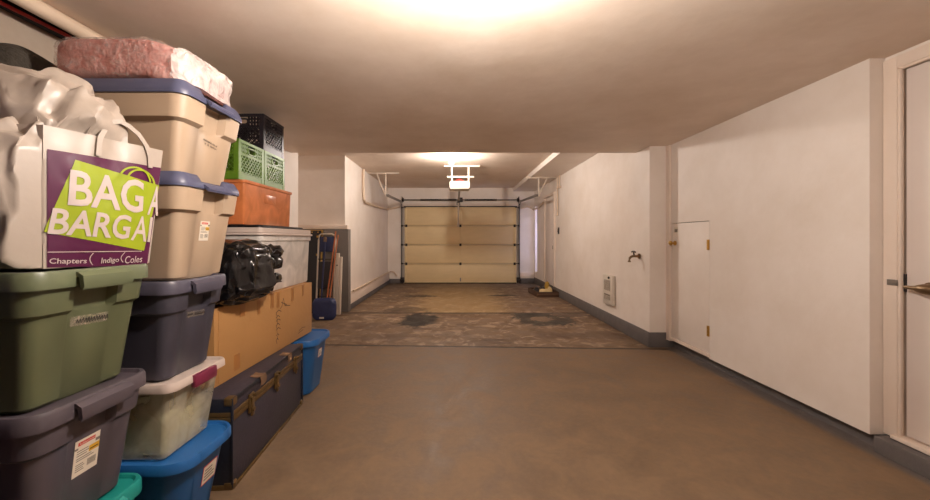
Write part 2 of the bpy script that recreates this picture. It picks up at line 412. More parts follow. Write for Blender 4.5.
d = MB().use('door').box(2.515, 2.555, DY0, DY1-.004, DZ0+.004, DZ1, .003).obj('door_3')
struct(d, 'tall white flush door on the right with lever handle', 'door')
h = MB().use('bronze'); hy = 1.975; hz = .962
h.cyl((2.515, hy, hz), (2.503, hy, hz), .034, 24); h.cyl((2.503, hy, hz), (2.462, hy, hz), .013, 12)
h.loft([[Vector((2.455+.013*math.cos(t)*w, hy+yy, hz+.016*math.sin(t)*w+dz)) for t in [2*math.pi*i/12 for i in range(12)]]
        for yy, w, dz in ((.078, .35, .001), (.07, .6, .001), (.05, .65, 0), (.03, .8, 0), (.015, 1.25, 0), (-.01, 1.7, 0), (-.04, 1.75, 0), (-.07, 1.3, 0), (-.10, .9, 0), (-.13, .7, 0), (-.135, .3, 0))])
h.obj('lever_handle', parent=d)
lt = MB().use('dsteel'); lt.box(2.506, 2.5145, DY1-.008, DY1+.0025, .93, 1.03, .001); lt.use('steel'); lt.box(2.478, 2.4845, DY1+.01, DY1+.06, .962, .995, .002)
lt.obj('strike_plate', parent=d)
# behind the camera and outer enclosure
sbox('wall_back', 'wall_raw', -3.2, 2.9, -4.4, -4.2, 0, HC, label='back wall of the garage behind the viewer', cat='wall')
# side door of the rear right wall
b = MB().use('door'); b.box(2.186, 2.199, 8.30, 9.05, .20, 2.14, .003)
d = b.obj('door_4'); struct(d, 'narrow white side door near the garage door', 'door')
b = MB().use('trim'); b.box(2.16, 2.199, 9.06, 9.14, .18, 2.20, .004); b.box(2.16, 2.199, 8.20, 8.25, .18, 2.20, .004); b.box(2.15, 2.199, 8.18, 9.16, 2.20, 2.26, .004); b.obj('door_frame', parent=d)
b = MB().use('dark'); b.box(2.172, 2.199, 8.252, 8.298, .18, 2.20, .003); b.use('steel'); b.box(2.15, 2.17, 8.26, 8.285, 1.0, 1.08, .003); b.obj('door_gap', parent=d)  # dark box painted as the shaded gap beside the door, plus steel catch

# ------------------------------------------------------------------ garage door (door_1)
GX0, GX1, GY = -1.39, 1.69, 10.33
g = thing('door_1', 'cream sectional garage door with four wide panels', 'door', ((GX0+GX1)/2, GY, 0)); g['kind'] = 'structure'
gw = GX1-GX0; ph = .5225
for i in range(4):
    z0 = i*ph+.02; b = MB().use('gdoor')
    b.box(-gw/2, gw/2, 0, .045, z0+.004, z0+ph-.006, .006)
    b.box(-gw/2+.002, gw/2-.002, -.012, 0, z0+.006, z0+.03, .003); b.box(-gw/2+.002, gw/2-.002, -.012, 0, z0+ph-.035, z0+ph-.008, .003)
    for x in (-gw/2+.03, 0, gw/2-.03): b.box(x-.028, x+.028, -.010, .002, z0+.006, z0+ph-.008, .003)
    b.obj('door_panel', parent=g)
for i in (1, 2, 3):
    for x in (-gw/2+.05, 0, gw/2-.05):
        h = MB().use('dsteel'); z = i*ph+.02
        h.box(x-.028, x+.028, -.018, -.011, z-.036, z+.036, .004); h.cyl((x-.034, -.022, z), (x+.034, -.022, z), .008, 10); h.obj('hinge', parent=g)
b = MB().use('dsteel'); b.box(-gw/2, gw/2, -.01, .045, .002, .026, .004); b.obj('bottom_seal', parent=g)
b = MB().use('steel'); b.box(-.018, .018, -.035, -.012, .06, .16, .005); b.obj('lift_handle', parent=g)
b = MB().use('dsteel'); b.box(-gw/2-.02, gw/2+.02, -.03, .0, 2.105, 2.13, .004); b.obj('top_strut', parent=g)
b = MB().use('trim'); b.box(GX0-.1, GX1+.1, 10.365, 10.4, 2.13, 2.20, .004); struct(b.obj('trim_6'), 'header board above the garage door', 'trim')

def track(name, x, side, lab, ceilz):
    t = thing(name, lab, 'door track', (x, GY, 0), 0, 'garage door tracks')
    b = MB().use('steel')
    pts = [(0, 0, .01), (0, 0, 1.95)]+[(0, -.30+.30*math.cos(a), 1.95+.28*math.sin(a)) for a in [R(15*i) for i in range(1, 7)]]+[(0, -2.35, 2.16)]
    for dx in (-.018, .018):
        b.loft([[Vector(p)+Vector((dx+ox, oy, oz)) for ox, oy, oz in ((-.004, -.02, 0), (.004, -.02, 0), (.004, .02, .01), (-.004, .02, .01))] if i < 3 else
                [Vector(p)+Vector((dx+ox, 0, oz)) for ox, oz in ((-.004, -.022), (.004, -.022), (.004, .022), (-.004, .022))] for i, p in enumerate(pts)])
    b.obj('rail', parent=t)
    b = MB().use('dsteel')
    b.box(side*.03-.012, side*.03+.012, .02, .066, .01, 2.2, .003)
    b.obj('jamb_angle', parent=t)
    b = MB().use('dsteel'); b.box(-.05, .05, -.035, .03, .02, .17, .006); b.cyl((-.05*side, -.04, .10), (.06*side, -.04, .10), .02, 10); b.obj('bottom_bracket', parent=t)
    for z in (.55, 1.07, 1.59, 2.09):
        b = MB().use('dsteel'); b.cyl((-side*.10, -.03, z), (side*.01, -.03, z), .008, 8); b.cyl((-side*.01, -.03, z), (side*.02, -.03, z), .024, 12); b.obj('roller', parent=t)
    b = MB().use('whitem'); hy = -2.33
    b.box(side*.03-.01, side*.03+.018, hy-.012, hy+.012, 2.13, ceilz-.02, .002)
    mx = [(side*.03, hy, 2.15), (side*.22, hy, ceilz-.02)]
    b.cyl(mx[0], mx[1], .012, 6)
    b.box(min(-side*.25, side*.5), max(-side*.25, side*.5), hy-.02, hy+.02, ceilz-.025, ceilz-.001, .003)
    b.obj('ceiling_hanger', parent=t); return t
track('garage_door_track', GX0-.06, -1, 'left metal track curving from garage door to ceiling hanger', HF)
track('garage_door_track', GX1+.06, 1, 'right metal track curving from garage door to soffit hanger', 2.545)
# torsion shaft
t = thing('torsion_spring_bar', 'dark spring bar running across above the garage door', 'spring bar', (.15, 10.30, 2.30))
b = MB().use('dsteel'); b.cyl((-1.62, 0, .0), (1.62, 0, .0), .013, 10); b.obj('shaft', parent=t)
for x0, x1 in ((-1.1, -.12), (.12, 1.0)):
    b = MB().use('dsteel'); n = 40
    for k in range(n):
        b.cyl((x0+(x1-x0)*k/n, 0, 0), (x0+(x1-x0)*(k+.75)/n, 0, 0), .026, 10)
    b.obj('spring', parent=t)
for x in (-1.58, 1.58):
    b = MB().use('dsteel'); b.cyl((x-.02, 0, 0), (x+.02, 0, 0), .055, 20); b.obj('cable_drum', parent=t)
    b = MB().use('dsteel'); b.box(x*1.015-.005, x*1.015+.005, -.03, .099, -.08, .09, .002); b.obj('bracket', parent=t)
b = MB().use('dsteel'); b.box(-.06, .06, -.04, .099, -.05, .06, .004); b.obj('bracket', parent=t)

# opener
t = thing('garage_door_opener', 'white motor box hung from ceiling with rail to garage door', 'garage door opener', (.09, 7.2, 2.17))
b = MB().use('whitep'); b.box(-.195, .195, -.12, .26, .0, .155, .03, seg=3); b.box(-.15, .15, -.128, -.118, .03, .12, .006); b.obj('motor_housing', parent=t)
b = MB().use('whitem')
for x in (-.15, .17): b.box(x-.016, x+.016, -.02, .016, .12, HF-2.17-.02, .003)
b.box(-.24, .27, -.028, -.016, .23, .262, .002); b.box(-.30, .39, -.02, .02, HF-2.17-.032, HF-2.17-.001, .003); b.obj('hanger_frame', parent=t)
b = MB().use('steel'); b.box(-.02, .02, .2, 3.06, .03, .062, .003); b.box(-.05, .05, 3.02, 3.14, -.01, .068, .004); b.obj('drive_rail', parent=t)
b = MB().use('dsteel'); b.box(-.035, .035, 2.5, 2.62, .0, .03, .006); b.obj('trolley', parent=t)
b = MB().use('whitem'); b.tube([(0, 2.56, .02), (0, 2.70, -.10), (0, 2.88, -.28), (0, 3.07, -.50), (0, 3.085, -.56)], .02, 8); b.box(-.03, .03, 3.07, 3.10, -.62, -.5, .004); b.obj('door_arm', parent=t)
b = MB().use('redcable'); b.tube([(-.08, -.0, .155), (-.05, -.02, .19), (.0, -.02, .20), (.06, -.02, .17), (.10, -.01, .155)], .008, 6); b.obj('cable', parent=t)
# bulbs
def bulb(name, loc, lab, m, base_h):
    t = thing(name, lab, 'light', loc)
    b = MB().use('whitep'); b.cyl((0, 0, 0), (0, 0, -.02), .07, 24, .06); b.cyl((0, 0, -.02), (0, 0, -base_h), .026, 16); b.obj('lamp_holder', parent=t)
    b = MB().use(m); b.loft([[Vector((r*math.cos(a), r*math.sin(a), -base_h-z)) for a in [2*math.pi*i/12 for i in range(12)]] for z, r in ((.0, .013), (.03, .016), (.05, .026), (.07, .031), (.09, .028), (.103, .016), (.108, .004))])
    b.obj('bulb', parent=t); return t
bulb('ceiling_bulb', (.06, 1.15, HC), 'bare bulb on the low ceiling just above the frame', 'bulb_near', .19)
bulb('ceiling_bulb', (-.06, 6.30, HF), 'bare glowing bulb on the rear ceiling in front of the door opener', 'bulb_far', .06)

# pipes
b = MB().use('pipe'); b.tube([(-1.83, 7.5, 2.62), (-1.83, 7.5, 2.16), (-1.83, 7.54, 2.02), (-1.83, 7.64, 1.97), (-1.83, 9.0, 1.99), (-1.83, 10.2, 2.03), (-1.81, 10.33, 2.06), (-1.70, 10.37, 2.08), (-1.52, 10.37, 2.11)], .026, 10)
tag(b.obj('water_pipe'), 'pale bent pipe dropping from ceiling along rear left wall', 'pipe')
b = MB().use('pipe'); b.tube([(1.83, 10.37, 2.06), (2.0, 10.37, 2.12), (2.1, 10.36, 2.08), (2.168, 10.3, 2.03), (2.168, 9.7, 2.05), (2.168, 9.2, 2.12), (2.168, 9.15, 2.12)], .024, 10)
tag(b.obj('water_pipe'), 'pale pipe bending round the far right corner beside the garage door', 'pipe')
b = MB().use('pipe'); b.tube([(2.17, 7.95, 2.54), (2.17, 7.95, 2.27), (2.17, 7.95, 1.72)], .014, 8); b.tube([(2.17, 7.80, 2.54), (2.17, 7.80, 2.31)], .014, 8); b.box(2.15, 2.199, 7.76, 7.99, 2.29, 2.32, .003)
tag(b.obj('conduit'), 'thin pale conduit running down from the soffit on the right wall', 'conduit')
b = MB().use('pipe'); b.tube([(-1.79, 6.6, .315), (-1.79, 8.0, .32), (-1.79, 10.1, .33), (-1.76, 10.3, .33), (-1.68, 10.34, .31), (-1.60, 10.34, .20)], .016, 8)
for y in (7.2, 8.4, 9.6): b.box(-1.812, -1.772, y-.015, y+.015, .297, .305, .002)
tag(b.obj('water_pipe'), 'thin pipe lying on the low ledge of the rear left wall', 'pipe')
# top left: pale pipe and red cable under the ceiling
b = MB().use('pipe'); b.tube([(-1.825, -1.0, HC-.037), (-1.825, 1.0, HC-.037), (-1.825, 3.1, HC-.037)], .034, 16); tag(b.obj('ceiling_pipe'), 'thick pale pipe along the ceiling above the totes on the left', 'pipe')
b = MB().use('redcable'); b.tube([(-1.928+.004*math.sin(i*1.3), -.9+i*.25, HC-.045-.004*math.sin(i*2.1)) for i in range(16)], .0085, 8); tag(b.obj('red_cable'), 'red cable running along the pale ceiling pipe at upper left', 'cable')
b = MB().use('dark'); b.box(-2.0, -1.95, -2.1, 3.1, HC-.036, HC-.002, .004); struct(b.obj('gap_strip'), 'dark strip painted as the shaded gap at the top of the left wall', 'trim')  # solid dark strip in place of the shade in the gap under the ceiling
# crack scar
b = MB().use('ink')
for i in range(9):
    a = i*.7+.3; l = .03+.05*random.random(); w = .0025
    c = Vector((-1.9985, 1.78, 2.03)); d = Vector((0, math.cos(a), math.sin(a))); e = Vector((0, -d.z, d.y))*w
    b.add([c-e, c+e, c+d*l], [[0, 1, 2]])
for p in ([(1.78, 2.03), (1.785, 1.95), (1.79, 1.87)],):
    for (y0, z0), (y1, z1) in zip(p, p[1:]): b.add([(-1.9985, y0-.002, z0), (-1.9985, y0+.002, z0), (-1.9985, y1+.002, z1), (-1.9985, y1-.002, z1)], [[0, 1, 2, 3]])
tag(b.obj('wall_crack'), 'small star shaped crack in the bare wall at upper left', 'crack')

# right wall fittings
t = thing('wall_heater', 'small white wall heater with two grey grilles, low on right wall', 'heater', (2.20, 5.3, .30))
b = MB().use('whitep'); b.box(-.05, -.001, -.17, .17, 0, .42, .015); b.obj('casing', parent=t)
for z0, z1 in ((.20, .345), (.07, .15)):
    b = MB().use('greyink'); b.box(-.053, -.05, -.10, .10, z0, z1); b.use('whitem')
    n = int((z1-z0)/.016)
    for i in range(n): b.box(-.058, -.052, -.10, .10, z0+.004+i*.016, z0+.010+i*.016)
    b.obj('grille', parent=t)
b = MB().use('dsteel'); b.cyl((-.05, -.07, .385), (-.066, -.07, .385), .016, 12); b.obj('dial', parent=t)
t = thing('hose_tap', 'bronze garden tap with lever on the right wall', 'tap', (2.20, 4.47, 1.02))
b = MB().use('bronze'); b.cyl((0, 0, 0), (-.012, 0, 0), .032, 16); b.cyl((-.012, 0, 0), (-.09, 0, 0), .014, 12); b.tube([(-.07, 0, 0), (-.10, 0, -.005), (-.118, 0, -.025), (-.122, 0, -.055)], .014, 10); b.cyl((-.122, 0, -.055), (-.122, 0, -.07), .018, 12)
b.obj('spout', parent=t)
b = MB().use('dsteel'); b.cyl((-.065, 0, .01), (-.072, 0, .05), .008, 10); b.tube([(-.072, -.045, .05), (-.072, -.02, .056), (-.072, .02, .056), (-.072, .045, .05)], .009, 8); b.obj('handle', parent=t)
b = MB().use('dsteel'); b.box(2.18, 2.199, 7.90, 7.97, 1.33, 1.47, .006); b.box(2.17, 2.18, 7.92, 7.95, 1.37, 1.43, .004)
tag(b.obj('wall_switch'), 'small dark switch on the far end of the right wall', 'switch')

# boot tray with odds and ends
TX, TY = 1.925, 8.26
t = thing('boot_tray', 'low dark tray on the floor at the foot of the rear right wall', 'tray', (TX, TY, 0), R(3))
b = MB().use('brown'); b.box(-.21, .25, -.36, .36, .0, .02, .004)
for x0, x1, y0, y1 in ((-.22, -.19, -.36, .36), (.23, .26, -.36, .36), (-.22, .26, -.38, -.35), (-.22, .26, .35, .38)): b.box(x0, x1, y0, y1, 0, .11, .004)
b.use('leather'); b.box(-.22, .26, -.385, -.38, .06, .075, .001); b.obj('tray_body', parent=t)
def shoe(x, y, z, rz, m, lab, cat='shoe', sc=1):
    t = thing('shoe', lab, cat, (x, y, z), rz, 'shoes in the tray')
    b = MB().use(m)
    prof = [(-.14, .030, .05), (-.10, .042, .10), (-.04, .044, .11), (.02, .046, .075), (.08, .05, .055), (.13, .044, .045), (.155, .02, .03)]
    b.loft([[Vector((yy*sc, math.copysign(abs(math.cos(a))**.7, math.cos(a))*w*sc, .012+(h*(.5+.5*math.sin(a)))*sc)) for a in [2*math.pi*k/14 for k in range(14)]] for yy, w, h in prof]); b.obj('upper', parent=t)
    b = MB().use('black'); b.loft([[Vector((px*sc, py*sc, z_)) for px, py in [(.155*math.cos(a), .05*math.sin(a)) for a in [2*math.pi*k/16 for k in range(16)]]] for z_ in (0, .014)]); b.obj('sole', parent=t); return t
shoe(TX-.12, TY+.10, .022, R(90), 'darkshoe', 'dark shoe at the left of the floor tray', sc=1.25)
shoe(TX+.02, TY+.13, .022, R(90), 'darkshoe', 'dark shoe in the middle of the floor tray', sc=1.25)
def soft(name, lab, cat, m, c, r, seed, amp=.25, fr=9, sub=4):
    b = MB().use(m)
    def f(d):
        q = Vector((d.x*r[0], d.y*r[1], d.z*r[2]))
        n = noise.noise(q*fr+Vector((seed, 0, 0)))+.5*noise.noise(q*fr*2.2+Vector((seed, 3, 0)))
        q = q*(1+amp*n); q.z = max(q.z, -r[2]*.62); return q
    b.blob(f, sub); o = b.obj(name, smooth=60); o.location = (c[0], c[1], c[2]+r[2]*.62)
    return tag(o, lab, cat)
soft('work_glove', 'cream work glove lying at the front of the floor tray', 'glove', 'cream', (TX+.02, TY-.22, .03), (.15, .08, .08), 3, .3)
soft('work_glove', 'pale rag heaped at the right of the floor tray', 'rag', 'cream', (TX+.155, TY-.02, .03), (.05, .10, .10), 8, .3)
soft('rubber_ball', 'mustard yellow soft item on top of the dark shoes', 'ball', 'yellowc', (TX+.155, TY+.23, .022), (.055, .08, .15), 5, .2)

# ------------------------------------------------------------------ totes
def ring(L, W, r, m, z, off_c=0, off_m=0, n=7, dz_m=0, side=.5):
    """rounded rectangle; the middle |y|<m of both short ends takes off_m, the rest off_c"""
    P = []; hx, hy = L/2, W/2; e = .012
    ends = [(-1, 0), (-m-e, 0), (-m, 1), (0, 1), (m, 1), (m+e, 0), (1, 0)]
    def corner(cx, cy, a0): return [(cx+(r+off_c)*math.cos(R(a0+90*k/n)), cy+(r+off_c)*math.sin(R(a0+90*k/n)), 0) for k in range(n+1)]
    P += corner(hx-r, -hy+r, -90)
    for y, k in ends[1:-1]: P.append((hx+(off_m if k else off_c), y, k))
    P += corner(hx-r, hy-r, 0)
    P += corner(-hx+r, hy-r, 90)
    for y, k in ends[1:-1][::-1]: P.append((-hx-(off_m if k else off_c), y, k))
    P += corner(-hx+r, -hy+r, 180)
    return [Vector((x, y, z+(dz_m if k else 0))) for x, y, k in P]

def sticker_faces(b, mapf, big=True):
    # white label with a red maker lozenge, yellow flash, lines of print and a bar code
    b.use('paper'); flat_quad(b, rect_q(-.5, 0, .5, 1.4), lambda u, v: mapf(u, v, .0008))
    b.use('red'); flat_quad(b, rect_q(-.38, 1.17, .30, 1.31), lambda u, v: mapf(u, v, .0012))
    b.use('paper'); text_quad(b, 'Rubbermaid', rect_q(-.32, 1.20, .25, 1.28), lambda u, v: mapf(u, v, .0016))
    b.use('greyink'); flat_quad(b, rect_q(-.5, 1.04, -.36, 1.12), lambda u, v: mapf(u, v, .0012)); flat_quad(b, rect_q(.32, 1.04, .5, 1.16), lambda u, v: mapf(u, v, .0012))
    b.use('yellow'); flat_quad(b, rect_q(.08, .74, .5, .98), lambda u, v: mapf(u, v, .0012))
    b.use('ink'); flat_quad(b, rect_q(.12, .82, .46, .86), lambda u, v: mapf(u, v, .0016))
    b.use('greyink')
    for i, (w, v) in enumerate(((.45, .95), (.5, .86), (.4, .77), (.6, .66), (.7, .58), (.3, .42), (.35, .34), (.3, .26), (.34, .18))):
        flat_quad(b, rect_q(-.40, v, -.40+w, v+.035), lambda u, v_: mapf(u, v_, .0012))
    for i in range(9): flat_quad(b, rect_q(.06+i*.04, .22, .085+i*.04, .48), lambda u, v: mapf(u, v, .0012))

def tote(lab, loc, L=.60, W=.40, H=.39, body='slate', lid='slatelid', r=.06, taper=.045, rz=0, crown=0, rimh=.04, m=.06,
         handle=True, sticker=None, note=None, group='lidded storage totes in the front stacks', grip=.085, boss=.014, badge=None, contents=False, latch=None, step=.70, cat='storage tote'):
    t = thing('storage_tote', lab, cat, loc, rz, group)
    lb, wb = L-.05, W-.045                       # body at the top, under the rim
    def hx(z): return (lb-2*taper*(1-z/H)*1.0)/2  # half length of the body at height z
    def body_ring(z, oc, om): return ring(lb-2*taper*(1-z/H), wb-1.4*taper*(1-z/H), max(.02, r-.012), m, z, oc, om)
    b = MB().use(body)
    g_ = -.007 if boss else 0
    rings = [body_ring(0, -.012, -.012), body_ring(.012, 0, g_), body_ring(step*H-.008, 0, g_), body_ring(step*H+.004, boss, g_-.006 if boss else 0), body_ring(H-rimh-.004, boss, g_-.006 if boss else 0), body_ring(H-.02, boss*.5, 0)]
    b.loft(rings)
    bo = b.obj('body', parent=t)
    # lid
    b = MB().use(lid); rr_ = r+.01
    z0, z1 = H-rimh, H
    R_ = lambda dl, z, dm=0: ring(L+dl, W+dl, max(.02, rr_+dl/2), grip*.95, z, 0, 0, dz_m=dm)
    if crown:
        seq = [R_(-.014, z0+.004), R_(-.002, z0), R_(0, z0+.010), R_(-.004, z0+.022), R_(-.03, H+crown*.6, -crown*.6), R_(-.05, H+crown, -crown*.75), R_(-.075, H+crown*.95, -crown*.8), R_(-.095, H+.0, 0)]
    else:
        seq = [R_(-.012, z0+.002), R_(-.001, z0), R_(0, z0+.006), R_(-.002, H), R_(-.012, H+.010), R_(-.034, H+.010), R_(-.048, H)]
    b.loft(seq); lo = b.obj('lid', parent=t)
    if handle:
        for s in (1, -1):
            b = MB().use(lid)
            zt = H+.003-(crown*.35 if crown else 0); zb_ = H-rimh-.010
            prof = [(L/2-.012, zt-.002), (L/2+.004, zt), (L/2+.021, zt-.012), (L/2+.024, zb_+.010), (L/2+.019, zb_), (L/2+.012, zb_+.004), (L/2+.008, zt-.016), (L/2-.012, zt-.012)]
            b.loft([[Vector((s*x, y, z)) for x, z in prof] for y in (-grip, -grip+.006, grip-.006, grip)])
            b.obj('handle', parent=lo)
    if badge:
        yc, zc, w, h_ = badge
        def mp(u, v, d): z = zc+v*h_; return Vector((hx(z)+d+.0008, yc+u*w, z))
        b = MB().use('red'); flat_quad(b, rect_q(-.54, -.06, .54, 1.06), lambda u, v: mp(u, v, .0004))
        b.use('paper'); flat_quad(b, rect_q(-.5, 0, .5, 1), lambda u, v: mp(u, v, .0010))
        b.use('greyink')
        for v in (.18, .36, .54, .72): flat_quad(b, rect_q(-.40, v, .36-.2*(v > .5), v+.08), lambda u, v_: mp(u, v_, .0016))
        b.obj('label_sticker', parent=t, smooth=0)
    if sticker:
        yc, zc, w = sticker
        def mp(u, v, d): z = zc+v*w; return Vector((hx(z)+d+(0 if abs(yc) > m or not boss else -.007)+.0004, yc+u*w, z))
        b = MB(); sticker_faces(b, mp); b.obj('label_sticker', parent=t, smooth=0)
    if note:
        rows, yc, zc, w, h, tape_ = note; rg_ = random.Random(int(abs(loc[2])*1000))
        b = MB()
        for i in range(rows):
            def mp(u, v, d=.0012, i=i): z = zc-i*h*1.6+v*h-u*.010; return Vector((hx(z)+d+(boss and -.004), yc+u*w+i*.012, z))
            if tape_: b.use('tapeclear'); flat_quad(b, rect_q(-.54, -.35, .54, 1.35), lambda u, v: mp(u, v, .0006))
            b.use('ink'); u = -.5
            while u < .48:
                if rg_.random() < .16: u += .05; continue
                pts = [(u+.0*k, (0, 1, .2, .8)[k % 4]*(.6+.4*rg_.random())) for k in range(2)]; pts = [(u, .05+.2*rg_.random()), (u+.018, .75+.25*rg_.random()), (u+.036, .1*rg_.random())]
                for (a0, c0), (a1, c1) in zip(pts, pts[1:]):
                    e = .006
                    b.add([mp(a0-e, c0, .0015), mp(a0+e, c0, .0015), mp(a1+e, c1, .0015), mp(a1-e, c1, .0015)], [[0, 1, 2, 3]])
                u += .045
        b.obj('written_note', parent=t, smooth=0)
    if contents:
        b = MB().use('contents')
        hh = hx(.02)-.02
        b.loft([ring(2*hh, wb-.10, .02, m, .012), ring(2*hh+.01, wb-.09, .02, m, H*.50), ring(2*hh-.08, wb-.14, .02, m, H*.62)])
        b.obj('papers_inside', parent=t)
    if latch:
        for s in (1, -1):
            b = MB().use(latch); x0 = L/2-.010; x1 = L/2+.012
            b.box(min(s*x0, s*x1), max(s*x0, s*x1), -.065, .075, H-.045, H+.006, .006); b.obj('latch', parent=lo)
    return t

# A: front left stack
AX, AY = -1.423, 1.197
tote('teal tote at the bottom of the front left stack, only its rim corner showing', (AX-.015, AY, 0), H=.345, W=.41, body='teal', lid='teal', r=.05)
tote('dusky grey tote with white product label, second up in the front left stack', (AX, AY, .347), H=.388, W=.41, r=.05, body='grey', lid='grey', sticker=(.0, .135, .082), grip=.09)
tote('sage green tote with handwritten tape note, under the shopping bag', (AX+.005, AY-.005, .737), H=.388, W=.42, r=.045, body='green', lid='greenlid', note=(1, .05, .222, .20, .018, True))
# the stack next to the camera: only the top lid's corner enters the frame
for k, (z, x) in enumerate(((0, -1.50), (.366, -1.50), (.732, -1.50), (1.098, -1.448))):
    tote('navy tote with pale lilac lid, just a lid corner poking in at the left edge' if k == 3 else 'navy tote under the lilac lidded tote, left of the frame', (x, .755, z), H=.364, L=.62, W=.40, r=.045, body='navypl', lid='lilac' if k == 3 else 'navypl', taper=.045, rimh=.03)
# B: second stack
tote('bright blue tote standing on the floor, bottom of the second stack beside the trunk', (-1.330, 1.607, 0), L=.61, W=.37, H=.352, body='blue', lid='bluelid', r=.09, boss=0, handle=False, badge=(.03, .175, .085, .075), crown=0, taper=.06, rimh=.03)
tote('clear tote with off-white lid and maroon latch, full of papers', (-1.355, 1.60, .354), L=.565, W=.365, H=.305, body='clear', lid='lidwhite', r=.035, boss=0, handle=False, contents=True, latch='maroon', taper=.04, rimh=.022)
tote('slate blue-grey tote below the beige ones, faint tape across its end', (-1.362, 1.607, .661), L=.58, W=.385, H=.39, r=.05, body='slate', lid='slatelid', note=(1, .035, .235, .15, .014, True))
tote('lower beige tote with blue lid and white product label', (-1.365, 1.688, 1.053), L=.585, W=.435, H=.412, body='beige', lid='lidblue', r=.045, taper=.05, crown=.032, rimh=.026, sticker=(.0, .165, .062), boss=.02)
tote('upper beige tote with blue lid and small black writing, carrying the pink package', (-1.362, 1.688, 1.467), L=.60, W=.445, H=.365, body='beige', lid='lidblue', r=.045, taper=.05, crown=.032, rimh=.030, note=(2, .02, .19, .10, .010, False), step=.66, boss=.02)
tote('blue tote standing behind the trunk, under the end of the cardboard box', (-1.365, 3.065, 0), L=.60, W=.42, H=.432, body='blue', lid='bluelid', r=.09, boss=0, handle=False, badge=(.0, .27, .07, .06), taper=.05, rimh=.035, group='bright blue totes on the floor')
# ------------------------------------------------------------------ trunk
t = thing('steamer_trunk', 'old navy steamer trunk with brass latches under the cardboard box', 'trunk', (-1.362, 2.297, 0), R(2.97))
TL, TW, TH, SZ = .96, .50, .447, .355
b = MB().use('trunk'); b.box(-TW/2+.004, TW/2-.004, -TL/2+.004, TL/2-.004, .006, SZ-.003, .006)
b.use('trunkend'); b.box(-TW/2+.006, TW/2-.006, -TL/2, -TL/2+.01, .006, SZ-.003, .003)
b.obj('base', parent=t)
b = MB().use('trunk'); b.box(-TW/2+.002, TW/2-.002, -TL/2+.002, TL/2-.002, SZ, TH, .008)
b.use('trunkend'); b.box(-TW/2+.006, TW/2-.006, -TL/2-.001, -TL/2+.01, SZ, TH-.003, .003)
b.obj('lid', parent=t)
b = MB().use('trunkbr')
for z in (SZ-.012, SZ+.012):
    for x in (-TW/2, TW/2): b.box(x-.004, x+.004, -TL/2, TL/2, z-.011, z+.011, .002)
    for y in (-TL/2, TL/2): b.box(-TW/2, TW/2, y-.003, y+.003, z-.011, z+.011, .002)
b.obj('seam_band', parent=t)
b = MB().use('trunkbr')
for x in (-TW/2, TW/2): b.box(x-.006, x+.006, -TL/2, TL/2, 0, .016, .003)
for y in (-TL/2, TL/2): b.box(-TW/2, TW/2, y-.005, y+.005, 0, .024, .003)
b.obj('bottom_edging', parent=t)
b = MB().use('trunkend')
for x in (-TW/2, TW/2): b.box(x-.005, x+.005, -TL/2, TL/2, TH-.022, TH+.001, .003)
for x in (-TW/2, TW/2):
    for y in (-TL/2, TL/2): b.box(x-.006, x+.006, y-.006, y+.006, .01, TH, .003)
b.obj('edging', parent=t)
for x in (-1, 1):
    for y in (-1, 1):
        for z in (0, 1):
            b = MB().use('trunkbr'); z0, z1 = (0, .035) if z == 0 else (TH-.04, TH+.002)
            b.box(min(x*(TW/2+.007), x*(TW/2-.04)), max(x*(TW/2+.007), x*(TW/2-.04)), min(y*(TL/2+.007), y*(TL/2-.04)), max(y*(TL/2+.007), y*(TL/2-.04)), z0, z1, .008)
            b.obj('corner_guard', parent=t)
for y in (-.30, .02, .33):
    b = MB().use('trunkbr'); x = TW/2
    b.box(x+.001, x+.010, y-.028, y+.028, SZ-.055, SZ+.045, .004); b.box(x+.006, x+.018, y-.014, y+.014, SZ-.075, SZ+.025, .005)
    b.cyl((x+.004, y-.02, SZ+.03), (x+.022, y-.02, SZ+.03), .008, 10); b.cyl((x+.004, y+.02, SZ+.03), (x+.022, y+.02, SZ+.03), .008, 10); b.cyl((x+.01, y, SZ-.04), (x+.024, y, SZ-.04), .012, 12)
    b.obj('latch', parent=t)
for y in (-.17, .22):
    b = MB().use('leather'); b.grid(lambda u, v, y=y: Vector((TW/2+.009-.06*max(0, v-.5)*2, y-.035+.07*u+.01*math.sin(v*7), TH-.05+.054*min(1, v*2)+.002*math.sin(u*9))), 6, 8)
    b.obj('torn_strap', parent=t)
b = MB().use('leather'); b.tube([(-.09, -TL/2-.004, .25), (-.08, -TL/2-.012, .22), (0, -TL/2-.014, .215), (.08, -TL/2-.012, .22), (.09, -TL/2-.004, .25)], .011, 8); b.obj('end_handle', parent=t)

# ------------------------------------------------------------------ cardboard box
t = thing('cardboard_box', 'long taped brown cardboard box lying on the trunk', 'box', (-1.478, 2.56, .4495), R(-2.13))
CW, CL, CH = .50, 1.21, .412
b = MB().use('card')
for y0, y1, x0, x1 in ((-CL/2, CL/2, CW/2-.006, CW/2), (-CL/2, CL/2, -CW/2, -CW/2+.006), (-CL/2, -CL/2+.006, -CW/2+.006, CW/2-.006), (CL/2-.006, CL/2, -CW/2+.006, CW/2-.006)):
    b.box(x0, x1, y0, y1, 0, CH, .0015)
b.box(-CW/2+.006, CW/2-.006, -CL/2+.006, CL/2-.006, 0, .006)
b.box(-CW/2, CW/2, -CL/2+.02, CL/2, CH-.008, CH-.001, .002)
b.obj('carton', parent=t)
b = MB().use('carddark'); b.grid(lambda u, v: Vector((-CW/2+CW*u, -CL/2-.09*v, CH-.012+.02*v+.008*math.sin(u*6+v*3))), 10, 4)
b.grid(lambda u, v: Vector((-CW/2+CW*u, -CL/2-.09*v, CH-.008+.02*v+.008*math.sin(u*6+v*3))), 10, 4); b.obj('end_flap', parent=t)
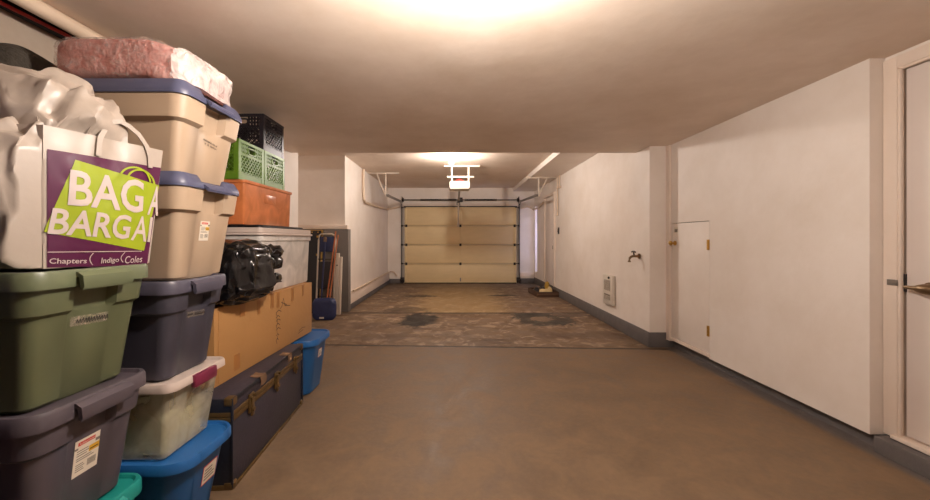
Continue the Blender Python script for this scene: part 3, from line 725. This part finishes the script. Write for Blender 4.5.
b = MB().use('card'); b.box(CW/2, CW/2+.004, -CL/2+.03, -CL/2+.036, .01, CH-.02, .001); b.obj('corner_crease', parent=t)
for y, l, w in ((-.36, .09, .05), (-.19, .11, .035), (-.03, .10, .04), (.05, .11, .035), (.26, .10, .04), (.44, .09, .03)):
    b = MB().use('tape'); b.box(CW/2, CW/2+.0012, y-w/2, y+w/2, CH-l, CH-.001); b.box(CW/2-.08, CW/2+.0012, y-w/2, y+w/2, CH-.001, CH+.0004); b.obj('tape_strip', parent=t)
b = MB().use('tape'); b.box(CW/2, CW/2+.0012, -.44, -.385, .03, .12, mx=None); b.obj('tape_strip', parent=t)
b = MB().use('ink')
def cmap(u, v): return Vector((CW/2+.0018, u, v))
def stroke(b, pts, w, mp):
    for (a0, b0), (a1, b1) in zip(pts, pts[1:]):
        d = Vector((a1-a0, b1-b0)); n_ = Vector((-d.y, d.x)).normalized()*w
        b.add([mp(a0-n_.x, b0-n_.y), mp(a1-n_.x, b1-n_.y), mp(a1+n_.x, b1+n_.y), mp(a0+n_.x, b0+n_.y)], [[0, 1, 2, 3]])
y0 = .02
for k, (h0, l) in enumerate(((.27, .07), (.235, .05), (.21, .06), (.18, .05), (.15, .06), (.11, .04), (.08, .03))):
    stroke(b, [(y0, h0), (y0+l*.5, h0+.012), (y0+l, h0-.004)], .0022, cmap)
    stroke(b, [(y0+.01*k % .03, h0), (y0+.012, h0-.026)], .002, cmap)
stroke(b, [(.07, .285), (.10, .30), (.12, .355), (.14, .30), (.22, .285)], .002, cmap); stroke(b, [(.09, .33), (.17, .30)], .002, cmap)
b.obj('marker_writing', parent=t, smooth=0); b = MB().use('ink')
stroke(b, [(.36, .06), (.42, .075), (.48, .065)], .0018, cmap); stroke(b, [(.35, .045), (.44, .055)], .0018, cmap)
b.obj('marker_writing', parent=t, smooth=0)

# ------------------------------------------------------------------ white bin, black lid, orange bin (all lie along Y)
def bin_(name, lab, cat, loc, X, Y, H, body, rims, r=.05, taper=.03, lidm=None, open_=False, lidname='lid'):
    t = thing(name, lab, cat, loc)
    def q(dx, z): return ring(X+dx, Y+dx, max(.015, r+dx/2), .05, z)
    b = MB().use(body)
    if open_:
        b.loft([q(-2*taper-.01, 0), q(-2*taper, .01), q(-.024, H-.022), q(-.004, H-.02), q(0, H-.012), q(0, H), q(-.03, H), q(-.04, H-.02), q(-2*taper-.01, .008)], cap=True)
        b.box(X/2-.03, X/2-.012, -.09, .09, H*.55, H*.78, .006)
    else: b.loft([q(-2*taper-.03, 0), q(-2*taper-.02, .012), q(-.055, H-.09), q(-.03, H-.085), q(-.03, H-.05)])
    b.obj('body', parent=t)
    if lidm:
        z = H-.05
        for (dx, h) in rims:
            b = MB().use(lidm); b.loft([q(dx-.008, z), q(dx, z+.003), q(dx, z+h-.004), q(dx-.008, z+h), q(dx-.03, z+h)]); b.obj(lidname, parent=t); z += h
    return t
bin_('storage_bin', 'large milky plastic bin with white lid on the cardboard box', 'storage bin', (-1.49, 2.815, .864), .54, .87, .435, 'milky', ((0, .016), (-.03, .034)), lidm='lidwhite')
b = MB().use('black')
def q(dx, z): return ring(.50+dx, .74+dx, .03+dx/2, .05, z)
b.loft([q(-.008, 0), q(0, .003), q(0, .018), q(-.012, .024), q(-.04, .024), q(-.05, .020)])
o = b.obj('bin_lid'); o.location = (-1.595, 2.97, 1.3005); tag(o, 'flat black plastic lid lying on the white lid', 'lid')
bin_('storage_bin', 'translucent orange open bin on the black lid, holding up the green crates', 'storage bin', (-1.69, 2.955, 1.327), .50, .76, .308, 'orange', (), r=.03, open_=True, taper=.02)

# ------------------------------------------------------------------ milk crates
def crate(lab, loc, m, group=None):
    t = thing('milk_crate', lab, 'milk crate', loc, 0, group)
    X = Y = .34; H = .278; th = .012
    def wall_bars(b, P, W):
        """P(a, h, d): a along the wall, h up, d outward"""
        def bar(a0, a1, h0, h1, d0=-th, d1=0):
            ps = [P(a, h, d) for a in (a0, a1) for h in (h0, h1) for d in (d0, d1)]
            b.add(ps, [[0, 1, 3, 2], [4, 6, 7, 5], [0, 4, 5, 1], [2, 3, 7, 6], [0, 2, 6, 4], [1, 5, 7, 3]])
        bar(-W/2, W/2, H-.02, H, -.018, .004); bar(-W/2, W/2, 0, .045, -th, .0); bar(-W/2, W/2, .045, .052, -th, .004)
        for s in (-1, 1): bar(min(s*W/2, s*(W/2-.032)), max(s*W/2, s*(W/2-.032)), 0, H, -.02, .002)
        # vertical and horizontal slats of the upper band
        z0 = .18
        for h in (z0, z0+.026, z0+.052):
            if h == z0+.026 or h == z0+.052:
                bar(-W/2, -.055, h, h+.012); bar(.055, W/2, h, h+.012)
            else: bar(-W/2, W/2, h-.006, h+.010)
        for a in (-.125, -.10, -.078, -.055, .055, .078, .10, .125): bar(a-.005, a+.005, z0, H-.01)
        # diamond lattice
        hw, h0, h1 = W/2-.03, .05, z0; st = .038; w = .0045
        for s in (-1, 1):
            for k in range(-12, 13):
                # line a = k*st + s*(h-h0)
                pts = []
                lo, hi = h0, h1
                a_at = lambda h: k*st+s*(h-h0)
                if s > 0: lo = max(lo, h0+(-hw-k*st)); hi = min(hi, h0+(hw-k*st))
                else: lo = max(lo, h0+(k*st-hw)); hi = min(hi, h0+(k*st+hw))
                if hi-lo < .006: continue
                a0, a1 = a_at(lo), a_at(hi); ps = []
                for (a, h) in ((a0, lo), (a1, hi)):
                    for e in (-w, w):
                        for d in (-.010, -.002): ps.append(P(a+e, h, d))
                b.add(ps, [[0, 1, 3, 2], [4, 6, 7, 5], [0, 4, 5, 1], [2, 3, 7, 6], [0, 2, 6, 4], [1, 5, 7, 3]])
    sides = [lambda a, h, d: Vector((X/2+d, a, h)), lambda a, h, d: Vector((-X/2-d, -a, h)), lambda a, h, d: Vector((-a, Y/2+d, h)), lambda a, h, d: Vector((a, -Y/2-d, h))]
    for P in sides:
        b = MB().use(m); wall_bars(b, P, X); b.obj('side_panel', parent=t)
        b = MB().use(m); n = 20
        prof = [((.045+w_)*math.copysign(abs(math.cos(a))**.5, math.cos(a)), .218+(.017+w_)*math.copysign(abs(math.sin(a))**.5, math.sin(a))) for w_ in (0,) for a in [2*math.pi*i/n for i in range(n)]]
        outer = [((.054)*math.copysign(abs(math.cos(a))**.4, math.cos(a)), .218+(.026)*math.copysign(abs(math.sin(a))**.4, math.sin(a))) for a in [2*math.pi*i/n for i in range(n)]]
        rg = [[P(a, h, -.012) for a, h in outer], [P(a, h, .004) for a, h in outer], [P(a, h, .004) for a, h in prof], [P(a, h, -.012) for a, h in prof], [P(a, h, -.012) for a, h in outer]]
        b.loft(rg, cap=False); b.obj('handle', parent=t)
    b = MB().use(m)
    for k in range(9):
        p = -X/2+.01+k*(X-.02)/8
        b.box(p-.005, p+.005, -Y/2+.005, Y/2-.005, .001, .012); b.box(-X/2+.005, X/2-.005, p-.005, p+.005, .001, .012)
    b.obj('base_grid', parent=t)
    return t
CZ = 1.6365
crate('lime green milk crate nearer the beige totes, on the orange bin', (-1.652, 2.735, CZ), 'crategreen', 'milk crates')
crate('lime green milk crate directly under the black crate', (-1.652, 3.086, CZ), 'crategreen', 'milk crates')
crate('black milk crate on top of the green ones', (-1.652, 3.07, CZ+.2795), 'crateblack', 'milk crates')

# ------------------------------------------------------------------ soft bags
def fold(p, fr, seed):
    q_ = p*fr+Vector((seed, seed*.7, 0))
    d, _ = noise.voronoi(q_+Vector((noise.noise(q_*.7), noise.noise(q_*.7+Vector((5, 5, 5))), noise.noise(q_*.7+Vector((9, 2, 1)))))*.8)
    return d[1]-d[0]
def sgnpow(v, e): return math.copysign(abs(v)**e, v)
def crease(p, fr, seed, st=(1, 1, 1)):
    """sharp ridges and valleys like crushed film, about -0.5..0.5"""
    v = 0; a = 1; tot = 0
    for k in range(4):
        q_ = Vector((p.x*st[0], p.y*st[1], p.z*st[2]))*fr+Vector((seed*3.1+k*7, seed*1.7, k*2.3))
        w_ = Vector((noise.noise(q_*.6), noise.noise(q_*.6+Vector((4, 1, 7))), noise.noise(q_*.6+Vector((8, 3, 2)))))*.9
        n = noise.noise(q_+w_)
        v += a*(1-3.2*abs(n) if k % 2 == 0 else 3.2*abs(n)-.6); tot += a; a *= .55; fr *= 1.9
    return v/tot*.5
def crumple(b, fn, sub0=3, jit=.5, amp=.1, seed=1, cuts=3, post=None, fine=.01, smooth=0):
    """coarse random facets, finely subdivided: reads as crushed film"""
    rg_ = random.Random(seed)
    bm = bmesh.new(); bmesh.ops.create_icosphere(bm, subdivisions=sub0, radius=1)
    el = sum(e.calc_length() for e in bm.edges)/len(bm.edges); D = {}
    for v in bm.verts:
        v.co = (v.co+Vector((rg_.uniform(-1, 1), rg_.uniform(-1, 1), rg_.uniform(-1, 1)))*el*jit).normalized()
        v.co *= 1+amp*rg_.uniform(-1, 1)+amp*.8*noise.noise(v.co*2+Vector((seed, 0, 0)))
    bmesh.ops.subdivide_edges(bm, edges=bm.edges[:], cuts=cuts, use_grid_fill=True)
    for _ in range(smooth): bmesh.ops.smooth_vert(bm, verts=bm.verts[:], factor=.5, use_axis_x=True, use_axis_y=True, use_axis_z=True)
    for v in bm.verts:
        r_ = v.co.length; p = fn(v.co/r_)*r_
        v.co = p*(1+fine*noise.noise(p*30)+fine*1.5*crease(p, 9, seed))
        if post: v.co = post(v.co)
    b.frombm(bm)
# black rubbish bag
t = thing('garbage_bag', 'glossy black garbage bag slumped on the cardboard box', 'garbage bag', (-1.325, 2.15, .863))
b = MB().use('bagblack')
def post(p):
    p = p.copy(); p.z = max(p.z, -.172); p.x = min(p.x, .235) if p.z < -.1 else p.x; return p+Vector((0, 0, .173))
crumple(b, lambda d: Vector((sgnpow(d.x, .65)*.235, sgnpow(d.y, .6)*.24, sgnpow(d.z, .6)*.185)), 4, .5, .075, 5, 3, post, .012, 4)
b.obj('bag', parent=t, smooth=80)
for k, (c, r_) in enumerate((((.16, .235, .285), (.055, .085, .04)), ((.185, .225, .215), (.03, .07, .045)), ((.18, .235, .11), (.035, .065, .035)))):
    b = MB().use('bagblack'); crumple(b, lambda d, r_=r_: Vector((d.x*r_[0], d.y*r_[1], d.z*r_[2])), 2, .6, .30, 30+k, 4, lambda p, c=c: p+Vector(c), .05, 1)
    b.obj('bag_end', parent=t, smooth=50)

# pink wrapped package
t = thing('wrapped_package', 'pink soft package in crinkled clear plastic on the topmost tote', 'package', (-1.372, 1.685, 1.866))
def pkpt(d, scale, seed, amp):
    p = Vector((sgnpow(d.x, .30)*.272, sgnpow(d.y, .36)*.195, sgnpow(d.z, .34)*.092))
    if p.x > .12: p.z -= (p.x-.12)*.22; p.x -= .004
    n = amp*crease(p, 6, seed, (1, 1, 1.6))+amp*.3*noise.noise(p*9)
    p = Vector((p.x*(scale+n*.5), p.y*(scale+n*.5), p.z*(scale+n*.9)))
    if p.x < .23: p.z = max(p.z, -.088)
    else: p.z = max(p.z, -.088)
    return p+Vector((0, 0, .089))
b = MB().use('pink'); b.blob(lambda d: pkpt(d, .97, 3, .03), 5); b.obj('pink_filling', parent=t, smooth=60)
b = MB().use('wrap'); b.blob(lambda d: pkpt(d, 1.01, 6, .10), 6); w_ = b.obj('plastic_wrap', parent=t, smooth=70)
bm = bmesh.new(); bmesh.ops.create_icosphere(bm, subdivisions=6, radius=1)
kill = [v for v in bm.verts if v.co.x < .62+.18*noise.noise(v.co*4)+.05*noise.noise(v.co*15) ]
bmesh.ops.delete(bm, geom=kill, context='VERTS')
for v in bm.verts: v.co = pkpt(v.co.normalized(), 1.035, 9, .22)
b = MB().use('wrapw'); b.frombm(bm); b.obj('gathered_wrap', parent=w_, smooth=70)

# dark cloth bundle standing between the totes and the wall
def f(d):
    p = Vector((sgnpow(d.x, .6)*.140, sgnpow(d.y, .5)*.22, sgnpow(d.z, .3)*1.03))
    c_ = crease(Vector((p.x, p.y, p.z*.25)), 6, 4); e = noise.noise(Vector((p.x*5, p.y*5, p.z)))
    p.x = max(-.150, min(.150, p.x*(1+.16*c_+.08*e))); p.y *= 1+.10*c_
    if p.z > .5: p.z += .03*e-.20*(p.y+.2)*(1 if p.z > .9 else .3)
    p.z = max(p.z, -1.03); return p+Vector((0, 0, 1.03))
b = MB().use('cloth'); b.blob(f, 6); o = b.obj('blanket', smooth=60); o.location = (-1.842, 1.66, 0); tag(o, 'dark olive blanket bundled upright between the totes and the left wall', 'blanket')

# ------------------------------------------------------------------ shopping bag
Bz = 1.1360
A0 = Vector((-1.225, 1.126)); DV = Vector((.085, .278)); DL = DV.length; DN = DV.normalized(); NN = Vector((DN.y, -DN.x))
def uvp(zx, zy):     # layout of the print on the bag's flat front, measured off the artwork
    px, py = 30+zx/3.707, 145+zy/3.707
    k = (px-455)/375; u = (A0.x-A0.y*k)/(DV.y*k-DV.x); y = A0.y+DV.y*u
    return (u, 1.225+(239-py)*y/375)
def bulge(u, z):
    a = max(0, min(1, u)); h = max(0, min(1, (z-Bz)/.42))
    e = math.sin(a*math.pi)**.5*min(1, h*5)
    return .012*math.sin(a*math.pi)*math.sin(h*math.pi)+e*(.004*noise.noise(Vector((u*5, z*12, 2)))+.008*noise.noise(Vector((u*2.5, z*6, 7)))+.004*crease(Vector((u*.28, z, 0)), 8, 5))
def front(u, z, d=0):
    p = A0+DV*u+NN*(bulge(u, z)+d); return Vector((p.x, p.y, z))
t = thing('shopping_bag', 'white plastic shopping bag with purple and lime BAG A BARGAIN print', 'shopping bag', (0, 0, 0))
def bagpt(w, h):
    """w 0..1 round the bag starting at the left end of the front; h height fraction"""
    z = Bz+.43*h
    uR = .985+.17*h; uL = -.03
    Bk, Dk = Vector((-1.50, 1.40)), Vector((-1.56+.0*h, 1.10))
    F0 = A0+DV*uL; F1 = A0+DV*uR
    if w <= .4: u = uL+(uR-uL)*w/.4; return front(u, z)
    if w <= .6: a = (w-.4)/.2; p = F1.lerp(Bk, a)
    elif w <= .8: a = (w-.6)/.2; p = Bk.lerp(Dk, a)
    else: a = (w-.8)/.2; p = Dk.lerp(F0, a)
    P = Vector((p.x, p.y, z)); e = math.sin(a*math.pi)
    c = Vector((-1.37, 1.25, z)); dr = (P-c); dr.z = 0; dr.normalize()
    n_ = .05*e*crease(P, 5, 9, (1, 1, .6))+.02*e*noise.noise(P*9)+.03*e*math.sin(h*3.1)
    P += dr*n_; 
    return P
b = MB().use('bagwhite'); NW, NH = 100, 44
rings = [[bagpt(i/NW, j/NH) for i in range(NW)] for j in range(NH+1)]
b.loft(rings, cap=False); b.obj('bag_body', parent=t, smooth=60)
def densify(b, q4, nu, nv, d):
    TL, TR, BR, BL = [Vector(p) for p in q4]
    def fn(a, c): p = (BL*(1-a)+BR*a)*(1-c)+(TL*(1-a)+TR*a)*c; return front(p.x, p.y, d)
    b.grid(fn, nu, nv)
Z = uvp
b = MB().use('purple'); densify(b, (Z(62, 15), Z(484, 85), Z(432, 447), (Z(62, 462)[0], Bz+.004)), 80, 80, .0022)
b.use('lime'); densify(b, (Z(160, 55), Z(476, 150), Z(420, 392), Z(48, 322)), 80, 60, .0036)
b.use('printwhite')
def dtext(body, q, bold=0, d=.0058): text_quad(b, body, [Z(*p) for p in q], lambda u, z: front(u, z, d), bold, fine=.09)
dtext('BAG', ((140, 90), (418, 134), (412, 254), (130, 224)), .02)
dtext('A', ((452, 150), (482, 158), (470, 262), (430, 258)), .02)
dtext('BARG', ((80, 232), (368, 262), (358, 350), (60, 330)), .02)
dtext('AI', ((384, 262), (452, 268), (440, 360), (366, 352)), .01)
dtext('Chapters', ((68, 420), (206, 420), (204, 444), (66, 446)), .01)
dtext('Indigo', ((260, 418), (325, 416), (323, 438), (258, 446)), .01)
dtext('Coles', ((348, 412), (414, 410), (410, 434), (346, 440)), .0)
def ribbon(pts, w, d=.0056):
    P = [Vector(Z(*p)) for p in pts]
    for i in range(len(P)-1):
        t_ = (P[min(i+2, len(P)-1)]-P[max(i-1, 0)]); t0 = (P[i+1]-P[i])
        n0 = Vector((-t0.y, t0.x*DL*DL)).normalized() if False else Vector((-t0.y/DL, t0.x*DL)).normalized()
        n0 = Vector((n0.x*w/DL, n0.y*w)); n1 = n0
        b.add([front(*(P[i]-n0), d), front(*(P[i+1]-n1), d), front(*(P[i+1]+n1), d), front(*(P[i]+n0), d)], [[0, 1, 2, 3]])
ribbon([(60+i*10, 397-i*.1) for i in range(36)], .0012)
ribbon([(228-12*math.sin(i*.35), 400+i*5) for i in range(10)], .0012); ribbon([(345-14*math.sin(i*.35), 398+i*4.6) for i in range(9)], .0012)
b.use('lime')
ribbon([(383-58*math.cos(a*.1), 122-48*math.sin(a*.1)+ (a*.6)) for a in range(0, 32)], .0035)
ribbon([(405-52*math.cos(a*.1), 128-46*math.sin(a*.1)+(a*.7)) for a in range(0, 32)], .0035)
b.obj('print', parent=t, smooth=60)
# handle of the bag
b = MB().use('bagwhite')
def strip(pts, w, th=.002):
    P = [Vector(p) for p in pts]; n_ = Vector((NN.x, NN.y, 0)); rings = []
    for i, p in enumerate(P):
        t_ = (P[min(i+1, len(P)-1)]-P[max(i-1, 0)]).normalized(); s_ = t_.cross(n_).normalized()*w/2
        rings.append([p-s_-n_*th, p+s_-n_*th, p+s_+n_*th, p-s_+n_*th])
    b.loft(rings)
hp = [front(u, z, .006) for u, z in ((.42, 1.50), (.44, 1.56), (.50, 1.60), (.57, 1.625), (.65, 1.634), (.75, 1.626), (.85, 1.605), (.94, 1.568), (.975, 1.53), (.98, 1.49))]
strip(hp, .015); b.obj('handle', parent=t, smooth=60)

# crumpled plastic bulging out of it
def keep(lim_lo, lim_hi, c):
    c = Vector(c)
    def post(p):
        p = p+c; dd = (Vector((p.x, p.y))-A0).dot(NN); lim = lim_lo if p.z < 1.57 else lim_lo+(lim_hi-lim_lo)*min(1, (p.z-1.57)/.06)
        if dd > lim: q_ = NN*(dd-lim); p.x -= q_.x; p.y -= q_.y
        p.z = max(p.z, Bz+.003); return p
    return post
b = MB().use('bagwhite')
def top(d):
    p = Vector((sgnpow(d.x, .8)*.205, sgnpow(d.y, .8)*.15, sgnpow(d.z, .8)*.20))
    if p.z > 0: p.x *= 1-.2*p.z/.2
    return p
crumple(b, top, 3, .55, .14, 11, 4, keep(-.012, .05, (-1.37, 1.265, 1.575)), .035, 1)
b.obj('crumpled_top', parent=t, smooth=45)
b = MB().use('bagwhite')
crumple(b, lambda d: Vector((sgnpow(d.x, .7)*.15, sgnpow(d.y, .7)*.12, sgnpow(d.z, .6)*.235)), 3, .55, .15, 21, 4, keep(-.003, .02, (-1.355, 1.145, 1.136+.205)), .035, 1)
b.obj('slack_side', parent=t, smooth=45)

# ------------------------------------------------------------------ things leaning in the alcove
# black folded table with gold studs
t = thing('folding_table', 'black folded table edge with gold trim leaning in the alcove', 'folding table', (-2.42, 6.12, 0), 0); 
mx = Matrix.Rotation(R(-5), 4, 'X')
b = MB().use('black'); b.box(-.26, .22, -.02, .02, .01, 1.37, .006, mx=mx); b.obj('table_top', parent=t)
b = MB().use('brass'); b.box(.205, .224, -.024, .024, .02, 1.375, .004, mx=mx); b.box(-.26, .224, -.024, .024, 1.365, 1.378, .003, mx=mx)
for z in (.95, 1.25): b.box(.13, .18, -.026, -.02, z, z+.035, .003, mx=mx)
for x in (-.05, .05, .15): b.cyl(mx@Vector((x, -.026, 1.34)), mx@Vector((x, -.02, 1.34)), .012, 10)
b.obj('gold_trim', parent=t)
# folding chair: white tube frame
t = thing('folding_chair', 'folded chair with white tube frame leaning on the alcove wainscot', 'folding chair', (-2.075, 6.05, 0))
mx = Matrix.Rotation(R(-6), 4, 'X')
b = MB().use('whitem'); b.tube([mx@Vector(p) for p in ((.11, 0, .013), (.11, 0, 1.22), (.09, 0, 1.29), (.04, 0, 1.315), (-.13, 0, 1.315), (-.16, 0, 1.29), (-.17, 0, 1.22), (-.17, 0, .013))], .014, 10); b.obj('frame', parent=t)
b = MB().use('navy'); b.box(-.15, .09, -.012, .012, 1.02, 1.27, .01, mx=mx); b.obj('backrest', parent=t)
b = MB().use('darkshoe'); b.box(-.15, .09, -.035, .005, .42, .86, .012, mx=mx); b.obj('seat', parent=t)
b = MB().use('dsteel'); b.tube([mx@Vector(p) for p in ((-.15, -.02, .3), (.09, -.02, .3))], .008, 8); b.obj('cross_bar', parent=t)
b = MB().use('dsteel'); b.tube([mx@Vector(p) for p in ((-.16, -.02, .9), (.10, -.02, .9))], .008, 8); b.obj('cross_bar', parent=t)
t = thing('folded_board', 'cream narrow folded board leaning right of the blue bag', 'board', (-1.885, 6.03, 0))
mx = Matrix.Rotation(R(-6), 4, 'X')
b = MB().use('whitem'); b.box(-.055, .0, -.02, .02, .01, 1.0, .008, mx=mx); b.box(.004, .05, -.03, .012, .01, .94, .008, mx=mx); b.obj('boards', parent=t)
b = MB().use('dsteel'); b.cyl(mx@Vector((-.03, -.03, .8)), mx@Vector((-.03, .0, .8)), .012, 10); b.obj('pivot', parent=t)
def pole(name, lab, cat, p0, p1, r, m, tip=None):
    t = thing(name, lab, cat, p0); d = Vector(p1)-Vector(p0)
    b = MB().use(m); b.cyl((0, 0, .012), d, r, 12); b.obj('shaft', parent=t)
    if tip:
        b = MB().use(tip); b.cyl(d, d*1.05, r*1.8, 12); b.cyl(d*1.05, d*1.07, r*1.8, 12, r*.8); b.obj('tip', parent=t)
    return t
pole('walking_pole', 'dark blue pole with tan tip leaning against the folded chair', 'pole', (-2.10, 5.84, 0), (-2.10, 6.06, 1.18), .014, 'navy', 'leather')
pole('wooden_pole', 'longer orange brown wooden pole leaning in the alcove', 'pole', (-2.03, 5.84, 0), (-1.93, 6.07, 1.35), .012, 'wood')
pole('wooden_pole', 'shorter orange brown wooden pole beside the longer one', 'pole', (-1.985, 5.83, 0), (-1.89, 6.065, 1.29), .010, 'wood')
# blue bag
b = MB().use('navy')
def f(d):
    p = Vector((sgnpow(d.x, .5)*.17, sgnpow(d.y, .6)*.075, sgnpow(d.z, .5)*.165))
    p = p*(1+.14*crease(p, 6, 3)); p.z = max(p.z, -.16); p.x += .0; return p+Vector((0, 0, .161))
t = thing('duffel_bag', 'small navy nylon bag on the floor in front of the leaning poles', 'bag', (-1.985, 5.70, 0))
b.blob(f, 5); b.obj('bag_body', parent=t, smooth=60)
b = MB().use('whitep'); b.box(-.05, .02, -.086, -.078, .03, .055, .002); b.obj('label', parent=t)

# ------------------------------------------------------------------ light, world, camera
def lamp(name, loc, e, r, c):
    l = bpy.data.lights.new(name, 'POINT'); l.energy = e; l.shadow_soft_size = r; l.color = c
    o = bpy.data.objects.new(name, l); COL.objects.link(o); o.location = loc; return o
for k, st_ in (('bulb_near', 2250), ('bulb_far', 2250)):
    M[k].node_tree.nodes['Emission'].inputs[1].default_value = st_
    M[k].node_tree.nodes['Emission'].inputs[0].default_value = (1, .89, .805, 1)
a = bpy.data.lights.new('daylight', 'AREA'); a.shape = 'RECTANGLE'; a.size = .5; a.size_y = 1.6; a.energy = 60; a.color = (.55, .60, 1)
o = bpy.data.objects.new('daylight', a); COL.objects.link(o); o.location = (3.0, (WY0+WY1)/2, 1.3); o.rotation_euler = (0, R(90), 0)
w = bpy.data.worlds.new('World'); S.world = w; w.use_nodes = True
w.node_tree.nodes['Background'].inputs[0].default_value = (.55, .65, 1, 1); w.node_tree.nodes['Background'].inputs[1].default_value = 1.5
cam = bpy.data.cameras.new('Camera'); co = bpy.data.objects.new('Camera', cam); COL.objects.link(co)
cam.sensor_width = 36; cam.lens = 375*36/930; cam.shift_x = 10/930; cam.shift_y = -11/930; cam.clip_start = .05
co.location = (0, 0, 1.225); co.rotation_euler = (R(90), 0, 0); S.camera = co
S.view_settings.view_transform = 'Standard'; S.view_settings.look = 'None'; S.view_settings.gamma = 1
S.view_settings.use_curve_mapping = False; S.view_settings.exposure = 0
S.cycles.max_bounces = 10; S.cycles.diffuse_bounces = 6; S.cycles.transparent_max_bounces = 12
S.cycles.sample_clamp_indirect = 6
